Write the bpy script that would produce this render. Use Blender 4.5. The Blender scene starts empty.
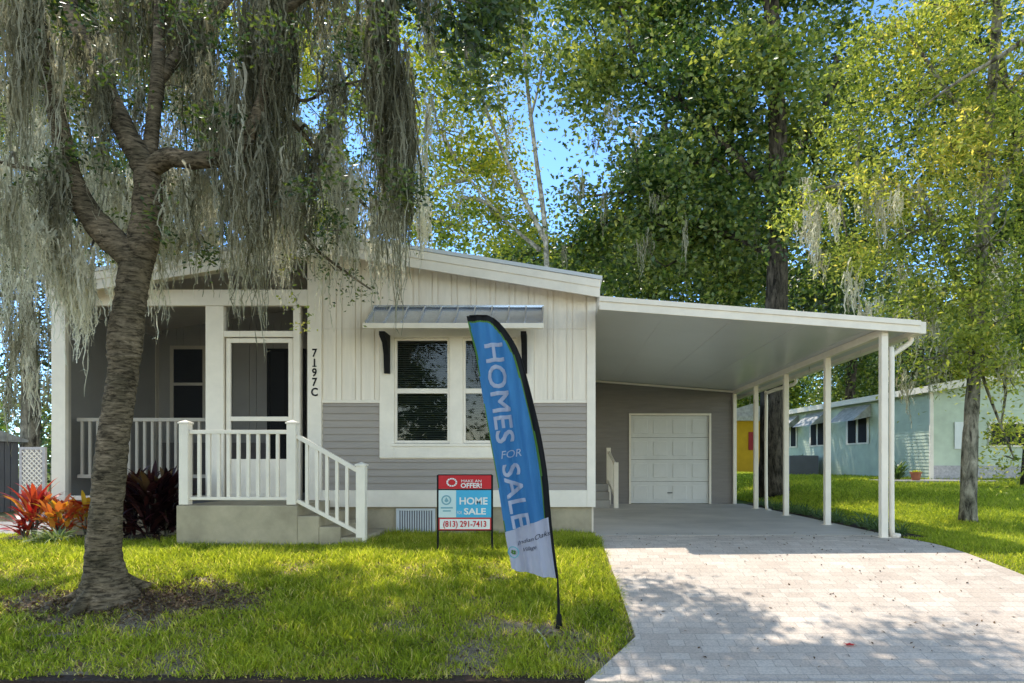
import bpy, math, random
import numpy as np
from mathutils import Vector
random.seed(7)
rng = np.random.default_rng(11)
R = math.radians
F = 683.0
SKYT = (3.9, 3.4, 2.75, 1)
sc = bpy.context.scene
col = sc.collection
CAMZ = 1.6
ORG = {}          # object name -> world origin

def P(px, py, Y):
    return (( px-558)*Y/F, Y, CAMZ+(464-py)*Y/F)
def PX(px, Y): return (px-558)*Y/F
def PZ(py, Y): return CAMZ+(464-py)*Y/F

# ------------------------------------------------------------ terrain
def sm(t): t = min(1, max(0, t)); return t*t*(3-2*t)
def gz(x, y):
    a = 0.1875*(y-5.0); b = 0.6; k = 0.1
    if y <= 5: z = 0.0
    else:
        h = max(k-abs(a-b), 0)/k
        z = min(a, b)-h*h*k/4
    r = 0.04*max(0, min(y-9, 12.5))
    return z + r*sm((x-4.75)/2.2)
gzv = np.vectorize(gz)

# ------------------------------------------------------------ materials
def newmat(name):
    m = bpy.data.materials.new(name); m.use_nodes = True
    nt = m.node_tree; nt.nodes.clear()
    out = nt.nodes.new('ShaderNodeOutputMaterial')
    return m, nt, out
def N(nt, t, **kw):
    n = nt.nodes.new(t)
    for k, v in kw.items():
        if k in n.inputs.keys(): n.inputs[k].default_value = v
        else: setattr(n, k, v)
    return n
def c4(c, f=1): return (min(1,c[0]*f), min(1,c[1]*f), min(1,c[2]*f), 1)
def pbr(name, c, rough=.6, var=.08, vs=2.5, bump=0, bs=60, metal=0, stretch=(1,1,1), c2=None, spec=.4, fine=0.0):
    m, nt, out = newmat(name)
    L = nt.links.new
    b = N(nt, 'ShaderNodeBsdfPrincipled'); b.inputs['Roughness'].default_value = rough
    b.inputs['Metallic'].default_value = metal; b.inputs['Specular IOR Level'].default_value = spec
    tc = N(nt, 'ShaderNodeTexCoord'); mp = N(nt, 'ShaderNodeMapping'); mp.inputs['Scale'].default_value = stretch
    L(tc.outputs['Object'], mp.inputs['Vector'])
    no = N(nt, 'ShaderNodeTexNoise', Scale=vs, Detail=8.0, Roughness=.62); L(mp.outputs[0], no.inputs['Vector'])
    rp = N(nt, 'ShaderNodeValToRGB')
    rp.color_ramp.elements[0].position = .32; rp.color_ramp.elements[1].position = .68
    rp.color_ramp.elements[0].color = c4(c2 if c2 else c, 1-var); rp.color_ramp.elements[1].color = c4(c, 1+var)
    L(no.outputs['Fac'], rp.inputs['Fac']); L(rp.outputs[0], b.inputs['Base Color'])
    if bump:
        n2 = N(nt, 'ShaderNodeTexNoise', Scale=bs, Detail=6.0, Roughness=.6); L(mp.outputs[0], n2.inputs['Vector'])
        bp = N(nt, 'ShaderNodeBump', Strength=bump, Distance=.02); L(n2.outputs['Fac'], bp.inputs['Height'])
        L(bp.outputs[0], b.inputs['Normal'])
    L(b.outputs[0], out.inputs['Surface'])
    return m
def leafmat(name, cols, trans=.45, rough=.45, spec=.5, tboost=1.5):
    m, nt, out = newmat(name); L = nt.links.new
    at = N(nt, 'ShaderNodeAttribute', attribute_name='tone')
    rp = N(nt, 'ShaderNodeValToRGB'); cr = rp.color_ramp
    while len(cr.elements) < len(cols): cr.elements.new(.5)
    for i, c in enumerate(cols):
        cr.elements[i].position = i/(len(cols)-1); cr.elements[i].color = c4(c)
    L(at.outputs['Fac'], rp.inputs['Fac'])
    b = N(nt, 'ShaderNodeBsdfPrincipled'); b.inputs['Roughness'].default_value = rough
    b.inputs['Specular IOR Level'].default_value = spec
    L(rp.outputs[0], b.inputs['Base Color'])
    tr = N(nt, 'ShaderNodeBsdfTranslucent')
    mul = N(nt, 'ShaderNodeMix', data_type='RGBA', blend_type='MULTIPLY'); mul.inputs[0].default_value = 1
    L(rp.outputs[0], mul.inputs[6]); mul.inputs[7].default_value = (tboost*1.1, tboost, tboost*.45, 1)
    L(mul.outputs[2], tr.inputs['Color'])
    mx = N(nt, 'ShaderNodeMixShader'); mx.inputs[0].default_value = trans
    L(b.outputs[0], mx.inputs[1]); L(tr.outputs[0], mx.inputs[2]); L(mx.outputs[0], out.inputs['Surface'])
    return m
def clothmat(name, c, trans=.3):
    m, nt, out = newmat(name); L = nt.links.new
    d = N(nt, 'ShaderNodeBsdfPrincipled'); d.inputs['Base Color'].default_value = c4(c); d.inputs['Roughness'].default_value = .75
    t = N(nt, 'ShaderNodeBsdfTranslucent'); t.inputs['Color'].default_value = c4(c)
    mx = N(nt, 'ShaderNodeMixShader'); mx.inputs[0].default_value = trans
    L(d.outputs[0], mx.inputs[1]); L(t.outputs[0], mx.inputs[2]); L(mx.outputs[0], out.inputs['Surface'])
    return m
def screenmat(name, c, op):
    m, nt, out = newmat(name); L = nt.links.new
    d = N(nt, 'ShaderNodeBsdfDiffuse'); d.inputs['Color'].default_value = c4(c)
    t = N(nt, 'ShaderNodeBsdfTransparent')
    mx = N(nt, 'ShaderNodeMixShader'); mx.inputs[0].default_value = op
    L(t.outputs[0], mx.inputs[1]); L(d.outputs[0], mx.inputs[2]); L(mx.outputs[0], out.inputs['Surface'])
    return m
def glassmat(name, tint=(.6,.68,.66), refl=1.0):
    m, nt, out = newmat(name); L = nt.links.new
    fr = N(nt, 'ShaderNodeFresnel', IOR=1.6)
    g = N(nt, 'ShaderNodeBsdfGlossy', Roughness=.02)
    t = N(nt, 'ShaderNodeBsdfTransparent'); t.inputs['Color'].default_value = c4(tint)
    no = N(nt, 'ShaderNodeTexNoise', Scale=1.3, Detail=1.0); bp = N(nt, 'ShaderNodeBump', Strength=.25, Distance=.02)
    tc = N(nt, 'ShaderNodeTexCoord'); L(tc.outputs['Object'], no.inputs['Vector'])
    L(no.outputs['Fac'], bp.inputs['Height']); L(bp.outputs[0], g.inputs['Normal'])
    mx = N(nt, 'ShaderNodeMixShader'); L(fr.outputs[0], mx.inputs[0])
    L(t.outputs[0], mx.inputs[1]); L(g.outputs[0], mx.inputs[2]); L(mx.outputs[0], out.inputs['Surface'])
    return m
def pavermat(name):
    m, nt, out = newmat(name); L = nt.links.new
    b = N(nt, 'ShaderNodeBsdfPrincipled'); b.inputs['Roughness'].default_value = .85
    tc = N(nt, 'ShaderNodeTexCoord'); mp = N(nt, 'ShaderNodeMapping'); L(tc.outputs['Object'], mp.inputs['Vector'])
    br = N(nt, 'ShaderNodeTexBrick'); L(mp.outputs[0], br.inputs['Vector'])
    br.inputs['Scale'].default_value = 1; br.inputs['Brick Width'].default_value = .23; br.inputs['Row Height'].default_value = .115
    br.inputs['Mortar Size'].default_value = .004; br.inputs['Mortar Smooth'].default_value = .3
    br.inputs['Color1'].default_value = (.62,.52,.43,1); br.inputs['Color2'].default_value = (.75,.655,.555,1)
    br.inputs['Mortar'].default_value = (.50,.43,.36,1); br.offset_frequency = 2; br.squash = .6; br.squash_frequency = 3
    n1 = N(nt, 'ShaderNodeTexNoise', Scale=.9, Detail=9.0, Roughness=.7); L(mp.outputs[0], n1.inputs['Vector'])
    r1 = N(nt, 'ShaderNodeValToRGB'); r1.color_ramp.elements[0].position=.3; r1.color_ramp.elements[1].position=.7
    r1.color_ramp.elements[0].color=(.8,.78,.76,1); r1.color_ramp.elements[1].color=(1.12,1.1,1.08,1)
    L(n1.outputs['Fac'], r1.inputs['Fac'])
    mu = N(nt, 'ShaderNodeMix', data_type='RGBA', blend_type='MULTIPLY'); mu.inputs[0].default_value = 1
    L(br.outputs['Color'], mu.inputs[6]); L(r1.outputs[0], mu.inputs[7])
    n3 = N(nt, 'ShaderNodeTexNoise', Scale=55.0, Detail=4.0, Roughness=.7); L(mp.outputs[0], n3.inputs['Vector'])
    r3 = N(nt, 'ShaderNodeValToRGB'); r3.color_ramp.elements[0].position=.35; r3.color_ramp.elements[1].position=.6
    r3.color_ramp.elements[0].color=(.78,.78,.78,1); r3.color_ramp.elements[1].color=(1.05,1.05,1.05,1)
    L(n3.outputs['Fac'], r3.inputs['Fac'])
    mu2 = N(nt, 'ShaderNodeMix', data_type='RGBA', blend_type='MULTIPLY'); mu2.inputs[0].default_value = 1
    L(mu.outputs[2], mu2.inputs[6]); L(r3.outputs[0], mu2.inputs[7]); L(mu2.outputs[2], b.inputs['Base Color'])
    ad = N(nt, 'ShaderNodeMath', operation='SUBTRACT'); L(n3.outputs['Fac'], ad.inputs[0]); L(br.outputs['Fac'], ad.inputs[1])
    bp = N(nt, 'ShaderNodeBump', Strength=.35, Distance=.01); L(ad.outputs[0], bp.inputs['Height']); L(bp.outputs[0], b.inputs['Normal'])
    L(b.outputs[0], out.inputs['Surface'])
    return m
def groundmat(name):
    m, nt, out = newmat(name); L = nt.links.new
    b = N(nt, 'ShaderNodeBsdfPrincipled'); b.inputs['Roughness'].default_value = .95; b.inputs['Specular IOR Level'].default_value=.1
    tc = N(nt, 'ShaderNodeTexCoord')
    n1 = N(nt, 'ShaderNodeTexNoise', Scale=.8, Detail=8.0, Roughness=.65); L(tc.outputs['Object'], n1.inputs['Vector'])
    n2 = N(nt, 'ShaderNodeTexNoise', Scale=45.0, Detail=6.0, Roughness=.75); L(tc.outputs['Object'], n2.inputs['Vector'])
    r1 = N(nt, 'ShaderNodeValToRGB'); r1.color_ramp.elements[0].position=.4; r1.color_ramp.elements[1].position=.6
    r1.color_ramp.elements[0].color=(.11,.17,.03,1); r1.color_ramp.elements[1].color=(.17,.2,.06,1)
    L(n1.outputs['Fac'], r1.inputs['Fac'])
    r2 = N(nt, 'ShaderNodeValToRGB'); r2.color_ramp.elements[0].position=.3; r2.color_ramp.elements[1].position=.7
    r2.color_ramp.elements[0].color=(.10,.07,.04,1); r2.color_ramp.elements[1].color=(.50,.41,.29,1)
    L(n2.outputs['Fac'], r2.inputs['Fac'])
    sx = N(nt, 'ShaderNodeSeparateXYZ'); L(tc.outputs['Object'], sx.inputs[0])
    mr = N(nt, 'ShaderNodeMapRange'); mr.inputs['From Min'].default_value=11; mr.inputs['From Max'].default_value=17
    mr2 = N(nt, 'ShaderNodeMapRange'); mr2.inputs['From Min'].default_value=4.7; mr2.inputs['From Max'].default_value=5.6
    mr3 = N(nt, 'ShaderNodeMath', operation='MAXIMUM'); L(sx.outputs['Y'], mr.inputs['Value']); L(sx.outputs['X'], mr2.inputs['Value']); L(mr.outputs[0], mr3.inputs[0]); L(mr2.outputs[0], mr3.inputs[1])
    mx = N(nt, 'ShaderNodeMix', data_type='RGBA'); L(mr3.outputs[0], mx.inputs[0]); L(r2.outputs[0], mx.inputs[6]); L(r1.outputs[0], mx.inputs[7])
    L(mx.outputs[2], b.inputs['Base Color'])
    bp = N(nt, 'ShaderNodeBump', Strength=.8, Distance=.02); L(n2.outputs['Fac'], bp.inputs['Height']); L(bp.outputs[0], b.inputs['Normal'])
    L(b.outputs[0], out.inputs['Surface'])
    return m

M = {}
M['white'] = pbr('white_trim', (.88,.80,.68), .5, .06, 4, .05, 40)
M['whitesiding'] = pbr('white_siding', (.88,.79,.665), .6, .07, 3, .08, 30, stretch=(6,6,.5))
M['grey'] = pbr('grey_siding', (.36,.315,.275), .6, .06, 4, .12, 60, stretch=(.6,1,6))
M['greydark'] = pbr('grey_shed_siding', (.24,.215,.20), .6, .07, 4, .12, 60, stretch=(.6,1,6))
M['stucco'] = pbr('stucco', (.42,.36,.25), .9, .24, 2.2, .5, 120)
M['concrete'] = pbr('concrete', (.36,.34,.32), .85, .12, 1.2, .2, 90)
M['concslab'] = pbr('slab_concrete', (.52,.47,.41), .75, .2, .7, .15, 90)
M['roofmetal'] = pbr('roof_metal', (.62,.64,.66), .35, .05, 2, metal=.0)
M['ceil'] = pbr('carport_panel', (.66,.67,.65), .32, .03, 1, spec=.55)
M['awn'] = pbr('awning_metal', (.62,.66,.72), .25, .05, 3, metal=.75)
M['black'] = pbr('black_paint', (.009,.009,.01), .7, .1, spec=.2)
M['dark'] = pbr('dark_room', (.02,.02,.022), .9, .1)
M['blind'] = pbr('blind_slats', (.24,.24,.22), .6, .05)
M['screen'] = screenmat('insect_screen', (.02,.021,.022), .33)
M['glass'] = glassmat('window_glass')
M['garage'] = pbr('garage_door_white', (.74,.73,.70), .5, .04)
M['porchwall'] = pbr('porch_wall', (.52,.5,.47), .7, .05)
M['porchfloor'] = pbr('porch_floor', (.25,.25,.26), .7, .08)
M['paver'] = pavermat('beige_pavers')
M['ground'] = groundmat('soil_and_turf')
M['asphalt'] = pbr('asphalt', (.045,.045,.047), .9, .2, 8, .6, 200)
M['mulch'] = pbr('mulch', (.06,.035,.022), .95, .45, 30, 1.0, 60)
def barkmat(name, c, c2, ring=9, bump=.9):
    m, nt, out = newmat(name); L = nt.links.new
    b = N(nt, 'ShaderNodeBsdfPrincipled'); b.inputs['Roughness'].default_value=.95; b.inputs['Specular IOR Level'].default_value=.15
    tc = N(nt, 'ShaderNodeTexCoord'); mp = N(nt, 'ShaderNodeMapping'); mp.inputs['Scale'].default_value=(3.5,3.5,ring)
    L(tc.outputs['Object'], mp.inputs['Vector'])
    n1 = N(nt, 'ShaderNodeTexNoise', Scale=2.9, Detail=12.0, Roughness=.72, Distortion=.6); L(mp.outputs[0], n1.inputs['Vector'])
    n2 = N(nt, 'ShaderNodeTexNoise', Scale=3.5, Detail=5.0, Roughness=.6); L(tc.outputs['Object'], n2.inputs['Vector'])
    r = N(nt, 'ShaderNodeValToRGB'); e = r.color_ramp.elements
    e[0].position=.40; e[0].color=c4(c2,.8); e[1].position=.63; e[1].color=c4(c,1.25)
    k = e.new(.5); k.color=c4(c,.72)
    L(n1.outputs['Fac'], r.inputs['Fac'])
    r2 = N(nt, 'ShaderNodeValToRGB'); r2.color_ramp.elements[0].position=.35; r2.color_ramp.elements[1].position=.65
    r2.color_ramp.elements[0].color=(.55,.57,.5,1); r2.color_ramp.elements[1].color=(1.3,1.28,1.2,1); L(n2.outputs['Fac'], r2.inputs['Fac'])
    mu = N(nt, 'ShaderNodeMix', data_type='RGBA', blend_type='MULTIPLY'); mu.inputs[0].default_value=1
    L(r.outputs[0], mu.inputs[6]); L(r2.outputs[0], mu.inputs[7]); L(mu.outputs[2], b.inputs['Base Color'])
    bp = N(nt, 'ShaderNodeBump', Strength=bump, Distance=.04); L(n1.outputs['Fac'], bp.inputs['Height']); L(bp.outputs[0], b.inputs['Normal'])
    L(b.outputs[0], out.inputs['Surface']); return m
M['bark'] = barkmat('ringed_bark', (.25,.195,.135), (.065,.05,.034), 15)
M['barkgrey'] = barkmat('grey_bark', (.34,.31,.26), (.07,.06,.05), 1.2)
M['barkpale'] = barkmat('pale_bark', (.5,.47,.42), (.22,.2,.18), 3, .4)
M['barkdark'] = barkmat('dark_bark', (.10,.085,.07), (.02,.018,.015), .8)
M['moss'] = leafmat('spanish_moss', [(.09,.085,.05),(.24,.225,.15),(.46,.44,.34),(.76,.73,.62)], .55, .9, .05, 1.0)
M['moss'].node_tree.nodes  # plain
for n in M['moss'].node_tree.nodes:
    if n.type == 'MIX': n.inputs[7].default_value = (1.35,1.32,1.15,1)
M['oakleaf'] = leafmat('oak_leaves', [(.02,.045,.014),(.04,.08,.02),(.08,.13,.03),(.17,.22,.045)], .35, .35, .6, 1.6)
M['darkleaf'] = leafmat('dark_leaves', [(.025,.065,.02),(.055,.11,.032),(.10,.16,.045),(.17,.23,.06),(.30,.34,.10)], .5, .3, .75, 1.8)
M['limeleaf'] = leafmat('lime_leaves', [(.10,.15,.035),(.20,.26,.06),(.32,.38,.09),(.44,.48,.13),(.66,.58,.18)], .62, .45, .5, 1.55)
M['yelleaf'] = leafmat('yellowing_leaves', [(.08,.14,.025),(.18,.26,.04),(.32,.38,.06),(.52,.50,.09)], .55, .45, .4, 1.5)
M['sageleaf'] = leafmat('sage_leaves', [(.06,.08,.045),(.12,.145,.08),(.22,.25,.15),(.3,.33,.2)], .4, .6, .3, 1.2)
M['grass'] = leafmat('lawn_blades', [(.06,.10,.015),(.16,.22,.025),(.32,.38,.05),(.48,.5,.1),(.62,.54,.33)], .62, .5, .3, 2.1)
M['croton'] = leafmat('croton_leaves', [(.16,.01,.02),(.5,.03,.03),(.6,.14,.06),(.75,.45,.05),(.3,.28,.06)], .4, .35, .5, 1.1)
M['maroon'] = leafmat('maroon_leaves', [(.012,.006,.01),(.028,.01,.014),(.055,.016,.02),(.17,.11,.04)], .3, .35, .5, 1.2)
M['lirio'] = leafmat('striped_leaves', [(.08,.15,.05),(.18,.27,.12),(.42,.47,.3)], .35, .5, .3, 1.1)
M['deadleaf'] = leafmat('dead_leaves', [(.07,.045,.03),(.16,.1,.06),(.3,.21,.12)], .2, .8, .2, 1.0)
M['redleaf'] = pbr('red_leaf', (.55,.03,.03), .6, .1)
M['flagblue'] = clothmat('flag_blue', (.045,.21,.48), .35)
M['flaggreen'] = clothmat('flag_green', (.08,.2,.03), .2)
M['flagwhite'] = clothmat('flag_white', (.50,.51,.62), .35)
M['flagtext'] = clothmat('flag_lettering', (.52,.56,.68), .3)
M['flagink'] = clothmat('flag_ink', (.03,.035,.07), .1)
M['signred'] = pbr('sign_red', (.55,.012,.02), .45, .04)
M['signblue'] = pbr('sign_blue', (.06,.42,.68), .45, .04)
M['signwhite'] = pbr('sign_white', (.78,.8,.78), .45, .03)
M['signpale'] = pbr('sign_pale', (.58,.72,.72), .5, .03)
M['signteal'] = pbr('sign_teal', (.18,.38,.45), .5, .03)
M['mint'] = pbr('mint_siding', (.55,.62,.48), .6, .12, 2)
M['shingle'] = pbr('light_shingle', (.42,.42,.42), .8, .25, 6, .4, 60)
M['yellow'] = pbr('yellow_wall', (.55,.33,.01), .7, .08)
M['terracotta'] = pbr('terracotta', (.33,.12,.06), .8, .12)
M['acgrey'] = pbr('unit_grey', (.16,.17,.2), .6, .1)
M['shedgrey'] = pbr('shed_grey', (.17,.17,.19), .7, .08)
M['brickpale'] = pbr('pale_skirt', (.5,.47,.47), .8, .25, 14, .5, 60)
M['vent2'] = pbr('weathered_white', (.46,.46,.44), .6, .3, 5)
M['vent'] = pbr('vent_white', (.66,.69,.72), .5, .03)

# ------------------------------------------------------------ mesh helpers
def tag(o, label=None, cat=None, group=None, kind=None):
    if label: o['label'] = label
    if cat: o['category'] = cat
    if group: o['group'] = group
    if kind: o['kind'] = kind
    return o
def thing(name, loc, label, cat, group=None):
    o = bpy.data.objects.new(name, None); o.empty_display_size = .2; col.objects.link(o); o.location = loc
    ORG[o.name] = Vector(loc); tag(o, label, cat, group); return o
def link(name, me, parent, origin=None):
    o = bpy.data.objects.new(name, me); col.objects.link(o)
    if parent is not None:
        o.parent = parent; ORG[o.name] = ORG[parent.name]
    else:
        ORG[o.name] = Vector(origin or (0,0,0)); o.location = ORG[o.name]
    return o
def meshnp(name, V, faces_flat, loop_tot, mat, parent=None, tone=None, smooth=False, origin=None):
    org = ORG[parent.name] if parent is not None else Vector(origin or (0,0,0))
    V = np.asarray(V, dtype=np.float32)-np.array(org, dtype=np.float32)
    me = bpy.data.meshes.new(name)
    me.vertices.add(len(V)); me.vertices.foreach_set('co', V.ravel())
    ff = np.asarray(faces_flat, dtype=np.int32); lt = np.asarray(loop_tot, dtype=np.int32)
    me.loops.add(len(ff)); me.loops.foreach_set('vertex_index', ff)
    me.polygons.add(len(lt)); ls = np.concatenate([[0], np.cumsum(lt)[:-1]]).astype(np.int32)
    me.polygons.foreach_set('loop_start', ls)
    if smooth: me.polygons.foreach_set('use_smooth', np.ones(len(lt), dtype=bool))
    if tone is not None:
        a = me.attributes.new('tone', 'FLOAT', 'POINT'); a.data.foreach_set('value', np.asarray(tone, dtype=np.float32))
    me.materials.append(mat); me.update(calc_edges=True)
    return link(name, me, parent, org)
class MB:
    def __init__(s): s.v = []; s.f = []
    def quad(s, *pts):
        n = len(s.v); s.v += [tuple(p) for p in pts]; s.f.append(tuple(range(n, n+len(pts)))); return s
    def box(s, x0, x1, y0, y1, z0, z1):
        n = len(s.v)
        s.v += [(x0,y0,z0),(x1,y0,z0),(x1,y1,z0),(x0,y1,z0),(x0,y0,z1),(x1,y0,z1),(x1,y1,z1),(x0,y1,z1)]
        s.f += [tuple(n+i for i in q) for q in ((0,3,2,1),(4,5,6,7),(0,1,5,4),(1,2,6,5),(2,3,7,6),(3,0,4,7))]; return s
    def prism(s, poly, y0, y1):       # poly of (x,z), extruded along y
        n = len(s.v); k = len(poly)
        s.v += [(x,y0,z) for x,z in poly]+[(x,y1,z) for x,z in poly]
        s.f.append(tuple(range(n, n+k))); s.f.append(tuple(range(n+2*k-1, n+k-1, -1)))
        for i in range(k):
            j = (i+1)%k; s.f.append((n+i, n+k+i, n+k+j, n+j))
        return s
    def prismx(s, poly, x0, x1):      # poly of (y,z), extruded along x
        n = len(s.v); k = len(poly)
        s.v += [(x0,y,z) for y,z in poly]+[(x1,y,z) for y,z in poly]
        s.f.append(tuple(range(n+k-1, n-1, -1))); s.f.append(tuple(range(n+k, n+2*k)))
        for i in range(k):
            j = (i+1)%k; s.f.append((n+i, n+j, n+k+j, n+k+i))
        return s
    def tube(s, pts, rad, seg=8, cap=True):
        pts = [Vector(p) for p in pts]
        if not hasattr(rad, '__len__'): rad = [rad]*len(pts)
        n = len(s.v); up = Vector((0,0,1)); X = None
        for i, p in enumerate(pts):
            d = (pts[min(i+1,len(pts)-1)]-pts[max(i-1,0)]).normalized()
            if X is None:
                X = d.cross(up if abs(d.z) < .9 else Vector((0,1,0))).normalized()
            else: X = (X-d*X.dot(d)).normalized()
            Y_ = d.cross(X)
            for k in range(seg):
                a = 2*math.pi*k/seg; s.v.append(tuple(p+(X*math.cos(a)+Y_*math.sin(a))*rad[i]))
        for i in range(len(pts)-1):
            for k in range(seg):
                a = n+i*seg+k; b = n+i*seg+(k+1)%seg
                s.f.append((a, b, b+seg, a+seg))
        if cap:
            s.f.append(tuple(n+k for k in range(seg-1,-1,-1))); m = n+(len(pts)-1)*seg; s.f.append(tuple(m+k for k in range(seg)))
        return s
    def bar(s, p, q, w, h):           # beam between two points, width w across x/y, height h
        p = Vector(p); q = Vector(q); d = (q-p).normalized()
        sd = d.cross(Vector((0,0,1)))
        if sd.length < .01: sd = Vector((1,0,0))
        sd.normalize(); u = sd.cross(d).normalized(); n = len(s.v)
        for e in (p, q):
            for a, b in ((-1,-1),(1,-1),(1,1),(-1,1)): s.v.append(tuple(e+sd*a*w/2+u*b*h/2))
        s.f += [tuple(n+i for i in f) for f in ((0,1,2,3),(7,6,5,4),(0,4,5,1),(1,5,6,2),(2,6,7,3),(3,7,4,0))]; return s
    def lathe(s, c, prof, seg=20):
        n = len(s.v)
        for r, z in prof:
            for k in range(seg):
                a = 2*math.pi*k/seg; s.v.append((c[0]+r*math.cos(a), c[1]+r*math.sin(a), c[2]+z))
        for i in range(len(prof)-1):
            for k in range(seg):
                a = n+i*seg+k; b = n+i*seg+(k+1)%seg; s.f.append((a,b,b+seg,a+seg))
        return s
    def build(s, name, mat, parent=None, smooth=False, origin=None, bevel=0):
        org = ORG[parent.name] if parent is not None else Vector(origin or (0,0,0))
        me = bpy.data.meshes.new(name)
        me.from_pydata([(v[0]-org[0], v[1]-org[1], v[2]-org[2]) for v in s.v], [], s.f)
        if smooth: me.polygons.foreach_set('use_smooth', [True]*len(me.polygons))
        me.materials.append(mat); me.update()
        o = link(name, me, parent, org)
        if bevel:
            b = o.modifiers.new('bevel', 'BEVEL'); b.width = bevel; b.segments = 2; b.limit_method = 'ANGLE'
        return o
def laps(mb, x0, x1, z0, z1, y, step=.1):       # lap siding facing -Y
    z = z0
    while z < z1-.005:
        t = min(z+step, z1)
        mb.quad((x0,y-.02,z),(x1,y-.02,z),(x1,y-.004,t),(x0,y-.004,t))
        mb.quad((x0,y,z),(x1,y,z),(x1,y-.02,z),(x0,y-.02,z))
        z = t
def boards(mb, x0, x1, z0, topf, y, w=.2, gap=.014, th=.014):
    x = x0; k = 0
    while x < x1-.01:
        ww = w if k%2 == 0 else w*.42
        e = min(x+ww, x1); a = x+gap/2; b = e-gap/2
        if b-a > .01: mb.prism([(a,z0),(b,z0),(b,topf(b)),(a,topf(a))], y-th, y)
        x = e; k += 1
def catmull(pts, n=6):
    pts = [np.array(p, float) for p in pts]; out = []
    for i in range(len(pts)-1):
        p0 = pts[max(i-1,0)]; p1 = pts[i]; p2 = pts[i+1]; p3 = pts[min(i+2,len(pts)-1)]
        for k in range(n):
            t = k/n
            out.append(.5*((2*p1)+(-p0+p2)*t+(2*p0-5*p1+4*p2-p3)*t*t+(-p0+3*p1-3*p2+p3)*t**3))
    out.append(pts[-1]); return out
def text_polys(s, size=1.0, align='CENTER', bold=0.0):
    cu = bpy.data.curves.new('lettering', 'FONT'); cu.body = s; cu.size = size; cu.align_x = align; cu.offset = bold
    cu.resolution_u = 3
    o = bpy.data.objects.new('lettering', cu); col.objects.link(o); bpy.context.view_layer.update()
    me = bpy.data.meshes.new_from_object(o.evaluated_get(bpy.context.evaluated_depsgraph_get()))
    v = [tuple(x.co) for x in me.vertices]; f = [tuple(p.vertices) for p in me.polygons]
    bpy.data.objects.remove(o); bpy.data.curves.remove(cu); bpy.data.meshes.remove(me)
    return v, f
def add_text(mb, s, size, fn, align='CENTER', bold=0, fit=None, sub=0):
    v, f = text_polys(s, size, align, bold); n = len(mb.v)
    if sub:                      # cut long edges so the lettering follows the folds of the cloth
        import bmesh
        bm = bmesh.new(); vs = [bm.verts.new(a) for a in v]
        for q in f:
            try: bm.faces.new([vs[i] for i in q])
            except ValueError: pass
        bmesh.ops.triangulate(bm, faces=bm.faces[:])
        for _ in range(5):
            el = [e for e in bm.edges if e.calc_length() > sub]
            if not el: break
            bmesh.ops.subdivide_edges(bm, edges=el, cuts=1); bmesh.ops.triangulate(bm, faces=[q for q in bm.faces if len(q.verts) > 3])
        bm.verts.index_update(); v = [tuple(a.co) for a in bm.verts]; f = [tuple(a.index for a in q.verts) for q in bm.faces]; bm.free()
    if fit:                      # scale to width, keep centre
        w = max(a[0] for a in v)-min(a[0] for a in v); k = fit/w
        v = [(a[0]*k, a[1], 0) for a in v]
    mb.v += [fn(a[0], a[1]) for a in v]; mb.f += [tuple(n+i for i in q) for q in f]

# ------------------------------------------------------------ foliage helpers
def unit(a): return a/np.maximum(np.linalg.norm(a, axis=-1, keepdims=True), 1e-6)
def leaves(name, C, size, mat, parent, tone, asp=.5, droop=.25, up=.35, fold=.18):
    n = len(C); size = np.array(np.broadcast_to(size, n))[:, None]
    d = rng.normal(size=(n,3)); d[:,2] = d[:,2]*.6-droop; d = unit(d)
    nr = rng.normal(size=(n,3)); nr[:,2] += up*2; s = unit(np.cross(d, nr)); nn = np.cross(s, d)
    j = rng.uniform(.75,1.3,(n,1)); L = size*j; W = L*asp*rng.uniform(.8,1.2,(n,1))
    a = C-d*L*.5; b = C+s*W*.5+nn*W*fold-d*L*.05; c = C+d*L*.5; e = C-s*W*.5+nn*W*fold-d*L*.05
    V = np.stack([a,b,c,e], 1).reshape(-1,3)
    base = np.arange(n)[:,None]*4
    f = (base+np.array([0,1,2,0,2,3])).ravel()
    return meshnp(name, V, f, np.full(2*n,3), mat, parent, np.repeat(tone,4))
def blob_clusters(blobs, per):
    out = []
    for (c, r) in blobs:
        vol = r[0]*r[1]*r[2]; n = max(4, int(per*vol**.67))
        d = unit(rng.normal(size=(n,3))); q = rng.uniform(0,1,(n,1))**.45
        out.append(np.array(c)+d*q*np.array(r))
    return out
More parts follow.
